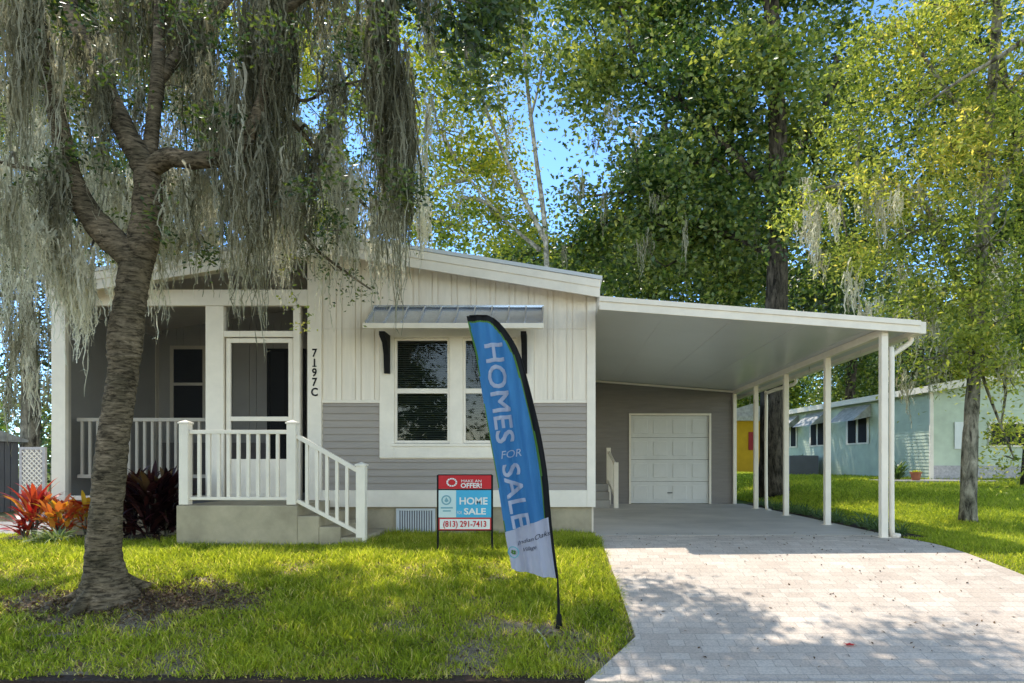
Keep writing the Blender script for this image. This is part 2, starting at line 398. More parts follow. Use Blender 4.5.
def crown(root, blobs, mat, lsize, per=14, nleaf=60, cs=.35, limb_from=None, bark=None, tone0=.5, tonev=.22, asp=.5, droop=.25, brad=.03, name='crown', limb_n=.5):
    cl = blob_clusters(blobs, per); mb = MB(); allc = []; tn = []
    for (b, r), cc in zip(blobs, cl):
        b = np.array(b); tb = rng.normal()*.12
        for c in cc:
            k = int(nleaf*rng.uniform(.5,1.5)); s = cs*rng.uniform(.6,1.3)
            pts = rng.normal(size=(k,3))*np.array([s,s,s*.6])
            pts[:,2] -= .25*(pts[:,0]**2+pts[:,1]**2)/s
            allc.append(c+pts); t0 = tone0+tb+rng.normal()*tonev*.6
            tn.append(np.clip(t0+rng.normal(size=k)*tonev, 0, 1))
            if bark is not None and rng.random() < limb_n:
                mid = (b+c)/2+rng.normal(size=3)*.15*np.linalg.norm(c-b)
                mb.tube(catmull([b, mid, c], 3), list(np.linspace(brad, brad*.25, 7)), 4, False)
        if bark is not None and limb_from is not None:
            f = limb_from[int(np.argmin([np.linalg.norm(np.array(q)-b) for q in limb_from]))]; f = np.array(f)
            mid = (f+b)/2+np.array([0,0,.12*np.linalg.norm(b-f)])+rng.normal(size=3)*.1
            mb.tube(catmull([f, mid, b], 4), list(np.linspace(brad*2.6, brad, 9)), 6, False)
    C = np.concatenate(allc); T = np.concatenate(tn)
    leaves(name, C, lsize, mat, root, T, asp, droop)
    if mb.v: mb.build('branches', bark, root, smooth=True)
def moss_mesh(name, clumps, parent, wid=.008, wisp=1.0):
    """clumps: (x,y,z_top, length, radius, strands, tone)"""
    Vs=[]; Fs=[]; Ls=[]; Ts=[]; off=0; NS=14
    for (x,y,z,Ln,r,S,tone) in clumps:
        S = int(S)
        th = rng.uniform(0,2*np.pi,S); rr = r*np.sqrt(rng.uniform(0,1,S))
        top = np.stack([x+rr*np.cos(th), y+rr*np.sin(th)*.8, z+rng.normal(size=S)*.06-rng.uniform(0,.35,S)*Ln],1)
        ln = Ln*(1-.55*(rr/r)**1.5)*rng.uniform(.35,1.0,S)
        t = np.linspace(0,1,NS+1)
        # random walk wobble
        st = rng.normal(size=(S,NS+1,2))*.03
        for q_ in range(1,NS+1): st[:,q_] = st[:,q_]*.75-st[:,q_-1]*.25
        drift = np.sin(t[None,:,None]*rng.uniform(2,7,(S,1,1))+rng.uniform(0,6,(S,1,2)))*.035
        wob = np.cumsum(st,axis=1)*.55+drift; wob -= wob[:,:1]
        taper = 1-.8*t[None,:,None]
        px = top[:,None,:2]+ (np.array([x,y])-top[:,None,:2])*(1-taper)*.5 + wob*np.sqrt(ln)[:,None,None]*1.0
        pz = top[:,2:3]-ln[:,None]*t[None,:]
        C = np.concatenate([px, pz[:,:,None]], 2)
        ang = rng.uniform(0,np.pi,S)[:,None]+rng.normal(size=(S,NS+1))*.5
        w = wid*rng.uniform(.6,1.5,(S,1))*(1-.6*t[None,:])*rng.uniform(.55,1.5,(S,NS+1))
        D = np.stack([np.cos(ang)*w, np.sin(ang)*w, rng.normal(size=(S,NS+1))*.3*w],2)
        V = np.stack([C-D, C+D],2).reshape(-1,3)
        b = off+(np.arange(S)[:,None]*(NS+1)+np.arange(NS)[None,:])*2
        f = np.stack([b,b+1,b+3,b+2],2).reshape(-1)
        Vs.append(V); Fs.append(f); Ls.append(np.full(S*NS,4)); off += len(V)
        Ts.append(np.repeat(np.clip(tone+rng.normal(size=S)*.18+.0,0,1), 2*(NS+1)))
        K = int(13*max(.4,Ln)*wisp)+1
        idx = rng.integers(1,NS,(S,K)); Q = C[np.arange(S)[:,None], idx].reshape(-1,3); m = len(Q)
        d = rng.normal(size=(m,3)); d[:,2] = d[:,2]*.8-.55; d = unit(d)*rng.uniform(.02,.065,(m,1))
        sdir = unit(rng.normal(size=(m,3)))*wid*.45
        V = np.stack([Q-sdir, Q+sdir, Q+d],1).reshape(-1,3)
        Vs.append(V); Fs.append(off+np.arange(m*3)); Ls.append(np.full(m,3)); off += len(V)
        Ts.append(np.repeat(np.clip(tone+.08+rng.normal(size=m)*.2,0,1),3))
    return meshnp(name, np.concatenate(Vs), np.concatenate(Fs), np.concatenate(Ls), M['moss'], parent, np.concatenate(Ts))
def straps(name, c, n, length, width, mat, parent, tone=(0,1), el=(50,85), spread=.05, rise=0.0, arch=1.3, origin=None, NS=6):
    az = rng.uniform(0,2*np.pi,n); e = np.radians(rng.uniform(el[0],el[1],n)); L = length*rng.uniform(.55,1.1,n)
    base = np.array(c)+np.stack([np.cos(az)*spread*rng.uniform(0,1,n), np.sin(az)*spread*rng.uniform(0,1,n), rng.uniform(0,1,n)*rise],1)
    pts=[base]; cur=base.copy(); ee=e.copy()
    for k in range(NS):
        st = L/NS; cur = cur+np.stack([np.cos(az)*np.cos(ee)*st, np.sin(az)*np.cos(ee)*st, np.sin(ee)*st],1); pts.append(cur.copy()); ee = ee-arch*rng.uniform(.5,1.3,n)/NS
    C = np.stack(pts,1); t = np.linspace(0,1,NS+1)
    prof = np.sin(np.pi*np.clip(.12+.88*t,0,1))**.7; w = width*.5*prof[None,:]*rng.uniform(.7,1.2,(n,1))
    s = np.stack([-np.sin(az), np.cos(az), np.zeros(n)],1)+rng.normal(size=(n,3))*.2
    V = np.stack([C-s[:,None]*w[:,:,None], C+s[:,None]*w[:,:,None]],2).reshape(-1,3)
    b = (np.arange(n)[:,None]*(NS+1)+np.arange(NS)[None,:])*2
    f = np.stack([b,b+1,b+3,b+2],2).reshape(-1)
    T = np.repeat(rng.uniform(tone[0],tone[1],n), 2*(NS+1))
    return meshnp(name, V, f, np.full(n*NS,4), mat, parent, T, origin=origin)
def nz(x, y, s, seed=0):
    a = np.sin(x*s*1.3+seed)+np.sin(y*s*1.7+seed*2.1)+np.sin((x+y)*s*.9+seed*.7)+np.sin((x*1.1-y*.8)*s*2.3+seed*3.3)*.7+np.sin((x*.6+y*1.9)*s*3.1+seed)*.5
    return a/4.2

# ============================================================ SETTING
def sheet(name, xs, ys, zf, mat):
    X, Y = np.meshgrid(xs, ys); Z = zf(X, Y); V = np.stack([X,Y,Z],2).reshape(-1,3)
    nx = len(xs); ny = len(ys); i = (np.arange(ny-1)[:,None]*nx+np.arange(nx-1)[None,:])
    f = np.stack([i,i+1,i+nx+1,i+nx],2).reshape(-1)
    return meshnp(name, V, f, np.full((nx-1)*(ny-1),4), mat, smooth=True)
xs = np.concatenate([np.linspace(-300,-20,12), np.linspace(-18,4,34), np.linspace(4.2,12,30), np.linspace(13,30,12), np.linspace(40,300,12)])
ys = np.concatenate([np.linspace(-200,2,12), [4.0,4.9,4.96,5.0], np.linspace(5.1,10,50), np.linspace(10.5,24,28), np.linspace(30,400,20)])
def gnd(X, Y):
    Z = gzv(X, Y); return np.where(Y < 4.98, -.08, Z)
tag(sheet('ground', xs, ys, gnd, M['ground']), kind='structure')
tag(MB().box(-200,200,-4.0,4.94,-.2,-.035).build('road', M['asphalt']), kind='structure')

def xl(y):
    if y >= 9.3: return .5
    if y >= 5.7: return .5+(9.3-y)/3.6*.15
    return .65-(5.7-y)/.76*.45
def xr(y):
    if y >= 9: return 4.5
    if y >= 7.1: return 4.5+(9-y)/1.9*.4
    return 4.9+(7.1-y)/2.1*.9
mb = MB(); yy = [4.93]+list(np.arange(5.0,9.4,.1)); 
for a, b in zip(yy[:-1], yy[1:]):
    def zz(y): return gz(0, y)+.03
    mb.quad((xl(a),a,zz(a)),(xr(a),a,zz(a)),(xr(b),b,zz(b)),(xl(b),b,zz(b)))
    mb.quad((xl(b),b,zz(b)),(xl(b),b,zz(b)-.1),(xl(a),a,zz(a)-.1),(xl(a),a,zz(a)))
    mb.quad((xr(a),a,zz(a)),(xr(a),a,zz(a)-.1),(xr(b),b,zz(b)-.1),(xr(b),b,zz(b)))
mb.quad((xl(4.93),4.93,-.1),(xr(4.93),4.93,-.1),(xr(4.93),4.93,.03),(xl(4.93),4.93,.03))
tag(mb.build('driveway', M['paver']), kind='structure')
tag(MB().box(.5,4.5,9.3,16.6,.4,.634).build('carport_slab', M['concslab']), kind='structure')
tag(MB().box(-14,-7.3,9.6,11.6,.45,.62).build('path', M['concrete']), kind='structure')
tag(MB().box(-7.5,-4.95,8.62,9.55,.45,.612).build('mulch_bed', M['mulch']), kind='structure')
tag(MB().box(-9.5,.2,4.95,5.1,-.1,.024).build('soil_edge', M['mulch']), kind='structure')
tag(MB().box(4.5,4.95,9.2,16.8,.45,.625).build('mulch_strip', M['mulch']), kind='structure')

# ============================================================ HOUSE
HY = 9.6
def FX(px): return PX(px, HY)
def FZ(py): return PZ(py, HY)
FL = FZ(500)                                    # porch floor height
RYF = 9.3; RX = PX(323,RYF); RT = PZ(233,RYF); SL = .16
def rtop(x): return RT-SL*abs(x-RX)
XL = FX(52); XR = FX(594)
house = thing('house', (-3.3, 12, .6), 'single storey home with white board and grey lap siding, screened porch and number 7197C', 'house')
# backing walls round the window hole (px 390-522, py 336-446)
wx0, wx1, wz0, wz1 = FX(392), FX(521), FZ(447), FZ(335)
mb = MB()
x308 = FX(308)
def wallseg(a, b, z0, tf): mb.prism([(a,z0),(b,z0),(b,tf(b)),(a,tf(a))] if not (a < RX < b) else [(a,z0),(b,z0),(b,tf(b)),(RX,tf(RX)),(a,tf(a))], HY, HY+.12)
under = lambda x: rtop(x)-.1
wallseg(x308, wx0, FZ(507), under); wallseg(wx1, XR, FZ(507), under)
wallseg(wx0, wx1, wz1, under); mb.box(wx0, wx1, HY, HY+.12, FZ(507), wz0)
mb.box(XR-.12, XR, HY+.12, 26, .62, rtop(XR)-.14)        # right side wall
mb.box(XL, XR, 25.9, 26, .62, rtop(XL)-.14)
mb.box(XL, XL+.1, 12.0, 25.9, .62, rtop(XL)-.14)
mb.build('wall', M['whitesiding'], house)
# white boards
mb = MB(); low = lambda x: rtop(x)-.2
zA = FZ(329)
boards(mb, FX(323), XR-.1, zA, low, HY, .19)
mb2z = FZ(400)
boards(mb, FX(323), FX(380), mb2z, lambda x: zA-.004, HY, .19)
boards(mb, FX(534), XR-.1, mb2z, lambda x: zA-.004, HY, .19)
mb.build('board_siding', M['whitesiding'], house)
mb = MB(); zt = FZ(403); zb = FZ(490)
laps(mb, FX(323), FX(380), zb, zt, HY, .098); laps(mb, FX(534), XR-.1, zb, zt, HY, .098); laps(mb, FX(380), FX(534), zb, FZ(459), HY, .098)
mb.build('lap_siding', M['grey'], house)
# trim boards
mb = MB()
mb.box(FX(308), FX(322), HY-.03, HY, FZ(500), low(FX(320))-.02)
mb.box(XR-.1, XR+.02, HY-.03, HY+.12, FZ(507), low(XR)-.0)
mb.box(FX(322)+.002, FX(380), HY-.024, HY, FZ(403), FZ(400)-.002); mb.box(FX(534), XR-.102, HY-.024, HY, FZ(403), FZ(400)-.002)
mb.box(FX(322)+.002, XR-.102, HY-.035, HY, FZ(507), FZ(490)-.002)
mb.build('trim', M['white'], house, bevel=.004)
# foundation
mb = MB(); mb.box(FX(176), XR-.03, HY+.03, HY+.25, .3, FZ(507)+.0); mb.box(XL+.02, FX(176), HY+.0, HY+.25, .3, FL-.06)
mb.box(XL+.03, XL+.2, HY+.25, 26, .3, .62); mb.box(XR-.2, XR-.03, HY+.25, 26, .3, .62)
mb.build('foundation', M['stucco'], house)
# porch frame
mb = MB()
mb.box(XL, FX(66), HY-.02, HY+.1, FL-.04, FZ(306)-.002)          # left post
mb.box(FX(206), FX(224), HY-.02, HY+.1, FL, FZ(306)-.002)
mb.box(FX(293.5), FX(300), HY-.02, HY+.1, FL, FZ(306)-.002)
mb.box(XL, x308-.002, HY-.03, HY+.1, FZ(306), FZ(290))           # beam
mb.box(FX(224)+.002, FX(293.5)-.002, HY-.015, HY+.08, FZ(337), FZ(331))   # door head
mb.box(FX(66)+.002, FX(206)-.002, HY-.01, HY+.08, FL, FL+.06)
mb.box(XL, XL+.1, 11.9, 12.0, FL-.04, rtop(XL)-.25); mb.box(XL, XL+.1, HY+.1, 11.9, FZ(306), FZ(290)); 
mb.build('porch_frame', M['white'], house, bevel=.005)
mb = MB(); mb.box(XL+.0, x308, HY+.02, 12.0, FL-.14, FL-.002); mb.build('porch_floor', M['porchfloor'], house)
mb = MB(); yb = HY+.045
mb.quad((FX(66),yb,FL),(FX(206),yb,FL),(FX(206),yb,FZ(306)),(FX(66),yb,FZ(306)))
mb.quad((FX(224),yb,FZ(331)),(FX(294),yb,FZ(331)),(FX(294),yb,FZ(306)),(FX(224),yb,FZ(306)))
mb.quad((FX(300),yb,FL),(FX(308),yb,FL),(FX(308),yb,FZ(306)),(FX(300),yb,FZ(306)))
a = XL+.1; b = x308
mb.quad((a,yb,FZ(290)),(b,yb,FZ(290)),(b,yb,rtop(b)-.2),(RX,yb,rtop(RX)-.2) if RX<b else (b,yb,rtop(b)-.2),(a,yb,rtop(a)-.2))
mb.build('porch_screen', M['screen'], house)
# porch interior walls
BW = 12.0
mb = MB(); mb.box(XL+.1, x308+.1, BW, BW+.1, FL, 4.6)
boards(mb, XL+.12, x308, FL+.9, lambda x: 4.1, BW, .3, .02, .012)
mb.box(x308, x308+.1, HY+.12, BW, FL, 4.2)
mb.box(XL+.011, XL+.09, HY+.102, BW-.002, FL, 4.15)
mb.build('porch_wall', M['porchwall'], house)
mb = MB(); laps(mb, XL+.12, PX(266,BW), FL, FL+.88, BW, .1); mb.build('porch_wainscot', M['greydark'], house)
# window and door on the porch wall
w = MB(); wxa, wxb, wza, wzb = PX(171,BW), PX(207,BW), PZ(422,BW), PZ(346,BW)
def frame(mb, x0, x1, z0, z1, y, t, d):
    mb.box(x0,x0+t,y-d,y,z0,z1); mb.box(x1-t,x1,y-d,y,z0,z1); mb.box(x0+t,x1-t,y-d,y,z0,z0+t); mb.box(x0+t,x1-t,y-d,y,z1-t,z1)
frame(w, wxa, wxb, wza, wzb, BW-.012, .06, .03); w.box(wxa+.06, wxb-.06, BW-.04, BW-.013, (wza+wzb)/2-.03, (wza+wzb)/2+.02)
pw = w.build('window', M['white'], house)
MB().box(wxa+.05, wxb-.05, BW-.025, BW-.014, wza+.05, wzb-.05).build('pane', M['dark'], pw)
d = MB(); dx0, dx1, dz1 = PX(268,BW), PX(306,BW), PZ(349,BW)
frame(d, dx0, dx1, FL+.002, dz1, BW-.012, .05, .04); d.box((dx0+dx1)/2-.03,(dx0+dx1)/2+.03,BW-.05,BW-.014,FL+.05,dz1-.05)
pd = d.build('door', M['black'], house)
MB().box(dx0+.05, dx1-.05, BW-.03, BW-.014, FL+.05, dz1-.05).build('pane', M['dark'], pd)
# railing behind the porch screen
mb = MB(); ry = HY+.2; x0 = FX(68); x1 = FX(205); z0 = PZ(478,ry); z1 = PZ(418,ry)
mb.box(x0,x1,ry-.03,ry+.03,z1-.05,z1); mb.box(x0,x1,ry-.02,ry+.02,z0,z0+.05)
x = x0+.06
while x < x1: mb.box(x-.017,x+.017,ry-.015,ry+.015,z0+.05,z1-.05); x += .112
mb.build('porch_railing', M['white'], house)
# screen door
sd = MB(); x0, x1, z0, z1 = FX(225.5), FX(292.5), FL+.012, FZ(338)
y = HY+.01
sd.box(x0,x0+.065,y,y+.04,z0,z1); sd.box(x1-.065,x1,y,y+.04,z0,z1); sd.box(x0+.065,x1-.065,y,y+.04,z1-.065,z1)
sd.box(x0+.065,x1-.065,y,y+.04,FZ(421),FZ(416.5)); sd.box(x0+.065,x1-.065,y,y+.04,z0,z0+.09)
sdo = sd.build('screen_door', M['white'], house, bevel=.004)
MB().box(x0+.065,x1-.065,y+.012,y+.024,z0+.09,FZ(459)).build('kick_panel', M['white'], sdo)
s = MB(); s.quad((x0+.06,y+.02,FZ(459)),(x1-.06,y+.02,FZ(459)),(x1-.06,y+.02,z1-.06),(x0+.06,y+.02,z1-.06)); s.build('door_screen', M['screen'], sdo)
MB().box(x1-.055,x1-.03,y-.03,y,FZ(436),FZ(427)).build('handle', M['black'], sdo)
# house number
mb = MB()
for ch, py in zip('7197C', (357,367,376.5,386,396)):
    cx = FX(315.2); cz = FZ(py)
    add_text(mb, ch, .158, lambda a, b, cx=cx, cz=cz: (cx+a*.9, HY-.036, cz+b+.0), bold=.004)
    if ch in '1': mb.quad((cx-.03,HY-.0362,cz),(cx+.03,HY-.0362,cz),(cx+.03,HY-.0362,cz+.012),(cx-.03,HY-.0362,cz+.012))
mb.build('house_number', M['black'], house)
# main window
def sash(name, x0, x1, z0, z1, y, parent):
    m = MB(); frame(m, x0, x1, z0, z1, y+.05, .035, .05); zm = (z0+z1)/2; m.box(x0+.035,x1-.035,y+.004,y+.05,zm-.04,zm+.03)
    o = m.build(name, M['white'], parent, bevel=.003)
    g = MB(); g.quad((x0+.03,y+.03,z0+.03),(x1-.03,y+.03,z0+.03),(x1-.03,y+.03,z1-.03),(x0+.03,y+.03,z1-.03)); g.build('glass', M['glass'], o)
    bl = MB(); z = z0+.03
    while z < z1-.03:
        bl.quad((x0+.03,y+.07,z),(x1-.03,y+.07,z),(x1-.03,y+.095,z+.014),(x0+.03,y+.095,z+.014)); z += .031
    bl.build('blind', M['blind'], o)
mb = MB()
mb.box(FX(380), FX(394.5), HY-.035, HY, FZ(458), FZ(329)); mb.box(FX(516.5), FX(534), HY-.035, HY, FZ(458), FZ(329))
mb.box(FX(394.5)+.001, FX(516.5)-.001, HY-.034, HY, FZ(458), FZ(443.5)); mb.box(FX(394.5)+.001, FX(516.5)-.001, HY-.034, HY, FZ(338), FZ(329))
mb.box(FX(450), FX(463), HY-.034, HY+.1, FZ(443.5)+.001, FZ(338)-.001)
mb.box(FX(392), FX(519), HY-.05, HY-.036, FZ(446.5), FZ(443.5))
win = mb.build('window', M['white'], house, bevel=.004)
sash('sash', FX(394.6), FX(449.9), FZ(443), FZ(338.2), HY-.01, win)
sash('sash', FX(463.1), FX(516.4), FZ(443), FZ(338.2), HY-.01, win)
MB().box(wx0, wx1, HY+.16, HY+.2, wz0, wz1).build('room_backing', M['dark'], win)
# window awning
aw = MB(); ax0, ax1 = PX(365,9.12), PX(543,9.12); zbk = FZ(308); zfr = PZ(323.5,9.1); yf = 9.1
aw.quad((ax0,yf,zfr),(ax1,yf,zfr),(ax1,HY-.016,zbk),(ax0,HY-.016,zbk)); aw.quad((ax0,yf,zfr-.012),(ax0,HY-.016,zbk-.012),(ax1,HY-.016,zbk-.012),(ax1,yf,zfr-.012))
nseam = 10
for k in range(nseam+1):
    x = ax0+.01+(ax1-ax0-.02)*k/nseam; aw.bar((x,yf+.005,zfr+.016),(x,HY-.03,zbk+.016),.018,.03)
aw.box(ax0,ax1,HY-.05,HY-.016,zbk,zbk+.03)
awn = aw.build('window_awning', M['awn'], house)
g = MB(); g.box(ax0-.01,ax1+.01,yf-.07,yf-.002,zfr-.075,zfr-.005); g.build('awning_gutter', M['white'], awn, bevel=.006)
for px in (385.5, 522):
    m = MB(); xx = FX(px); w_ = .075
    m.prismx([(HY-.036,FZ(374)),(HY-.09,FZ(374)),(HY-.12,FZ(356)),(HY-.2,FZ(345)),(HY-.36,FZ(339.5)),(HY-.36,FZ(336)),(HY-.036,FZ(336))], xx, xx+w_)
    m.build('awning_bracket', M['black'], awn)
# foundation vent
v = MB(); vx0, vx1, vz0, vz1 = FX(396), FX(435), FZ(536), FZ(508.5)
frame(v, vx0, vx1, vz0, vz1, HY+.03, .03, .03); n = 15
for k in range(n):
    x = vx0+.035+(vx1-vx0-.07)*k/(n-1); v.bar((x,HY+.015,vz0+.03),(x,HY+.015,vz1-.03),.016,.012)
vo = v.build('foundation_vent', M['vent'], house)
MB().box(vx0+.03,vx1-.03,HY+.022,HY+.028,vz0+.03,vz1-.03).build('backing', M['shedgrey'], vo)
# roof + fascia
XE0, XE1 = PX(45,RYF), PX(600,RYF)
rf = MB(); e0, e1 = XE0-.02, XE1+.03
rf.prism([(e0,rtop(e0)-.03),(RX,RT-.03),(e1,rtop(e1)-.03),(e1,rtop(e1)+.02),(RX,RT+.02),(e0,rtop(e0)+.02)], RYF-.03, 26.3)
rf.build('roof', M['roofmetal'], house)
fa = MB(); t = .235
for a, b in ((XE0,RX),(RX,XE1)):
    fa.prism([(a,rtop(a)-.035-t),(b,rtop(b)-.035-t),(b,rtop(b)-.034),(a,rtop(a)-.034)], RYF, RYF+.03)
    fa.prism([(a,rtop(a)-.04-.1),(b,rtop(b)-.04-.1),(b,rtop(b)-.034),(a,rtop(a)-.034)], RYF-.015, RYF-.001)
for x, d_ in ((XE0,0),(XE1-.03,0)): fa.box(x,x+.03,RYF+.032,26.2,rtop(x)-.03-t,rtop(x+.015)-.04)
fa.build('fascia', M['white'], house, bevel=.004)
so = MB()
for a, b in ((XE0,RX),(RX,XE1)): so.prism([(a,rtop(a)-.2),(b,rtop(b)-.2),(b,rtop(b)-.19),(a,rtop(a)-.19)], RYF+.032, 26)
so.build('soffit', M['white'], house)

# ============================================================ ENTRY STEPS
est = thing('entry_steps', (-4.3, 8.9, .6), 'beige stucco landing with descending steps and a white picket railing before the porch door', 'steps')
LX0, LX1 = PX(176,8.35), PX(297,8.35); LY0 = 8.35
LZ = PZ(505.5, LY0)
mb = MB(); mb.box(LX0,LX1,LY0,HY-.04,.3,LZ); mb.build('landing', M['stucco'], est, bevel=.01)
ns = 3; tr = (PX(362,LY0)-LX1)/ns; rs = (LZ-.57)/(ns+1)
for k in range(ns):
    m = MB(); m.box(LX1+k*tr+.001, LX1+(k+1)*tr, LY0+.0, HY-.06, .3, LZ-(k+1)*rs); m.build('step', M['stucco'], est, bevel=.01)
rl = MB(); yr = LY0+.06
def rpost(px0, px1, py0, py1):
    m = MB(); x0, x1 = PX(px0,yr), PX(px1,yr); z0, z1 = PZ(py0,yr), PZ(py1,yr); m.box(x0,x1,yr-.055,yr+.055,z0,z1)
    c = MB(); xm = (x0+x1)/2; h = (x1-x0)/2+.012; c.box(xm-h,xm+h,yr-.065,yr+.065,z1+.001,z1+.02)
    n = len(c.v); c.v += [(xm-h,yr-.065,z1+.02),(xm+h,yr-.065,z1+.02),(xm+h,yr+.065,z1+.02),(xm-h,yr+.065,z1+.02),(xm,yr,z1+.05)]
    c.f += [(n,n+1,n+4),(n+1,n+2,n+4),(n+2,n+3,n+4),(n+3,n,n+4)]
    o = m.build('railing_post', M['white'], est, bevel=.004); c.build('post_cap', M['white'], o)
rpost(181,190,504.5,424); rpost(288,297,504.5,424); rpost(357,366,544,466)
m = MB(); m.box(PX(190,yr),PX(288,yr),yr-.03,yr+.03,PZ(434,yr),PZ(430,yr)); m.box(PX(190,yr),PX(288,yr),yr-.025,yr+.025,PZ(500,yr),PZ(497,yr))
m.bar((PX(297,yr),yr,PZ(436,yr)),(PX(357,yr),yr,PZ(470,yr)),.055,.055); m.bar((PX(297,yr),yr,PZ(500.5,yr)),(PX(357,yr),yr,PZ(532,yr)),.05,.045)
m.build('rail', M['white'], est, bevel=.004)
for k in range(9):
    px = 190+98*(k+1)/10-.5; m = MB(); xx = PX(px,yr); m.box(xx-.018,xx+.018,yr-.018,yr+.018,PZ(497,yr)+.001,PZ(434,yr)-.001); m.build('baluster', M['white'], est)
for k in range(5):
    px = 297+60*(k+1)/6; f = (px-297)/60; m = MB(); xx = PX(px,yr); m.box(xx-.018,xx+.018,yr-.018,yr+.018,PZ(500.5+31.5*f,yr),PZ(437+34*f,yr)); m.build('baluster', M['white'], est)

# ============================================================ CARPORT
cp = thing('carport', (2.5, 12.8, .6), 'white flat-roofed carport on slim white posts beside the house', 'carport')
CY = 8.85; cx0, cx1 = XR+.03, PX(920,CY); ct0 = PZ(297,CY); ct1 = PZ(321.5,CY); csl = (ct1-ct0)/(cx1-cx0)
def ctop(x): return ct0+csl*(x-cx0)
TH = .09
mb = MB(); mb.prism([(cx0,ctop(cx0)-TH),(cx1,ctop(cx1)-TH),(cx1,ctop(cx1)-.004),(cx0,ctop(cx0)-.004)], CY+.03, 21)
x = cx0+.9
while x < cx1-.2: mb.prism([(x,ctop(x)-TH-.007),(x+.03,ctop(x+.03)-TH-.007),(x+.03,ctop(x+.03)-TH-.001),(x,ctop(x)-TH-.001)], CY+.03, 16.58); x += .9
mb.build('roof', M['ceil'], cp)
mb = MB(); mb.prism([(cx0,ctop(cx0)-.16),(cx1,ctop(cx1)-.15),(cx1,ctop(cx1)),(cx0,ctop(cx0))], CY, CY+.028)
mb.prism([(cx0,ctop(cx0)-.055),(cx1+.01,ctop(cx1)-.055),(cx1+.01,ctop(cx1)+.012),(cx0,ctop(cx0)+.012)], CY-.02, CY-.001)
mb.box(cx1-.02,cx1+.1,CY+.03,18,ctop(cx1)-.15,ctop(cx1)+.002)
mb.build('fascia', M['white'], cp, bevel=.004)
bx = 4.29
mb = MB(); zc = ctop(bx)-TH; mb.box(bx-.04,bx+.04,CY+.1,16.58,zc-.1,zc-.002)
mb.build('beam', M['white'], cp)
postY = [9.0,10.88,12.85,14.8]
for i, Yp in enumerate(postY):
    m = MB(); m.box(bx-.045,bx+.045,Yp-.045,Yp+.045,.6,zc-.1); o = m.build('post', M['white'], cp, bevel=.006)
    MB().box(bx-.075,bx+.075,Yp-.07,Yp+.07,.634,.64).build('base_plate', M['white'], o)
m = MB(); m.box(bx-.05,bx+.03,16.5,16.578,.634,zc-.1); m.build('post', M['white'], cp)
for (Yd, xo) in ((9.16,.14),(13.6,-.0)):
    if xo: pts = [(cx1+.04,Yd,ctop(cx1)-.14),(cx1+.03,Yd,ctop(cx1)-.22),(bx+.2,Yd,ctop(cx1)-.38),(bx+.13,Yd-.12,ctop(cx1)-.5),(bx+.13,Yd-.12,.75),(bx+.16,Yd-.16,.67),(bx+.2,Yd-.2,.65)]
    else: pts = [(cx1+.04,Yd,ctop(cx1)-.14),(cx1,Yd,ctop(cx1)-.26),(bx+.08,Yd+.6,ctop(cx1)-.36),(bx+.08,Yd+.72,ctop(cx1)-.55),(bx+.08,Yd+.72,.75),(bx+.12,Yd+.6,.65)]
    m = MB(); m.tube(catmull(pts,3), .036, 8); m.build('downspout', M['white'], cp, smooth=True)

# storage room behind the carport
SY = 16.6
st = thing('storage_room', (2.4, 18.5, .6), 'grey lap-sided storage room with a white garage door closing the carport', 'shed')
mb = MB(); g0, g1, gzt = PX(631,SY), PX(709,SY), PZ(415.5,SY)
def su(x): return ctop(x)-TH-.01
mb.prism([(XR+.02,.5),(g0,.5),(g0,su(g0)),(XR+.02,su(XR+.02))], SY, SY+.1)
mb.prism([(g1,.5),(4.3,.5),(4.3,su(4.3)),(g1,su(g1))], SY, SY+.1)
mb.prism([(g0,gzt),(g1,gzt),(g1,su(g1)),(g0,su(g0))], SY, SY+.1)
mb.box(4.2,4.3,SY+.1,20.8,.5,su(4.3)); mb.box(.52,4.2,20.7,20.8,.5,su(4.3))
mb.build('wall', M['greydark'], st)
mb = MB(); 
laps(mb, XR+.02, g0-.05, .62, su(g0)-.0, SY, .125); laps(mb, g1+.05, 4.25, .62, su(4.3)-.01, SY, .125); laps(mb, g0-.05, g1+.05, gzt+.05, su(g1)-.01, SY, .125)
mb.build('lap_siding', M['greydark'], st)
mb = MB(); mb.box(g0-.05,g0,SY-.035,SY+.02,.634,gzt+.05); mb.box(g1,g1+.05,SY-.035,SY+.02,.634,gzt+.05); mb.box(g0,g1,SY-.034,SY+.02,gzt,gzt+.05)
mb.prism([(XR+.03,su(XR)-.05),(4.28,su(4.28)-.05),(4.28,su(4.28)-.003),(XR+.03,su(XR)-.003)], SY-.05, SY-.022)
mb.build('trim', M['white'], st)
gd = MB(); nr = 4; gh = (gzt-.64)/nr
gdo = None
for r in range(nr): gd.box(g0+.002,g1-.002,SY+.02,SY+.05,.64+r*gh+.004,.64+(r+1)*gh-.004)
gdo = gd.build('garage_door', M['garage'], st)
gp = MB()
for r in range(nr):
    for c in range(4):
        pw_ = (g1-g0)/4; x0 = g0+c*pw_+.07; x1 = g0+(c+1)*pw_-.07; z0 = .64+r*gh+.1; z1 = .64+(r+1)*gh-.1
        gp.prism([(x0,z0),(x1,z0),(x1,z1),(x0,z1)], SY+.008, SY+.019)
gp.build('raised_panels', M['garage'], gdo, bevel=.004)
MB().bar(((g0+g1)/2-.06,SY,.9),((g0+g1)/2+.06,SY,.9),.02,.02).build('handle', M['black'], gdo)
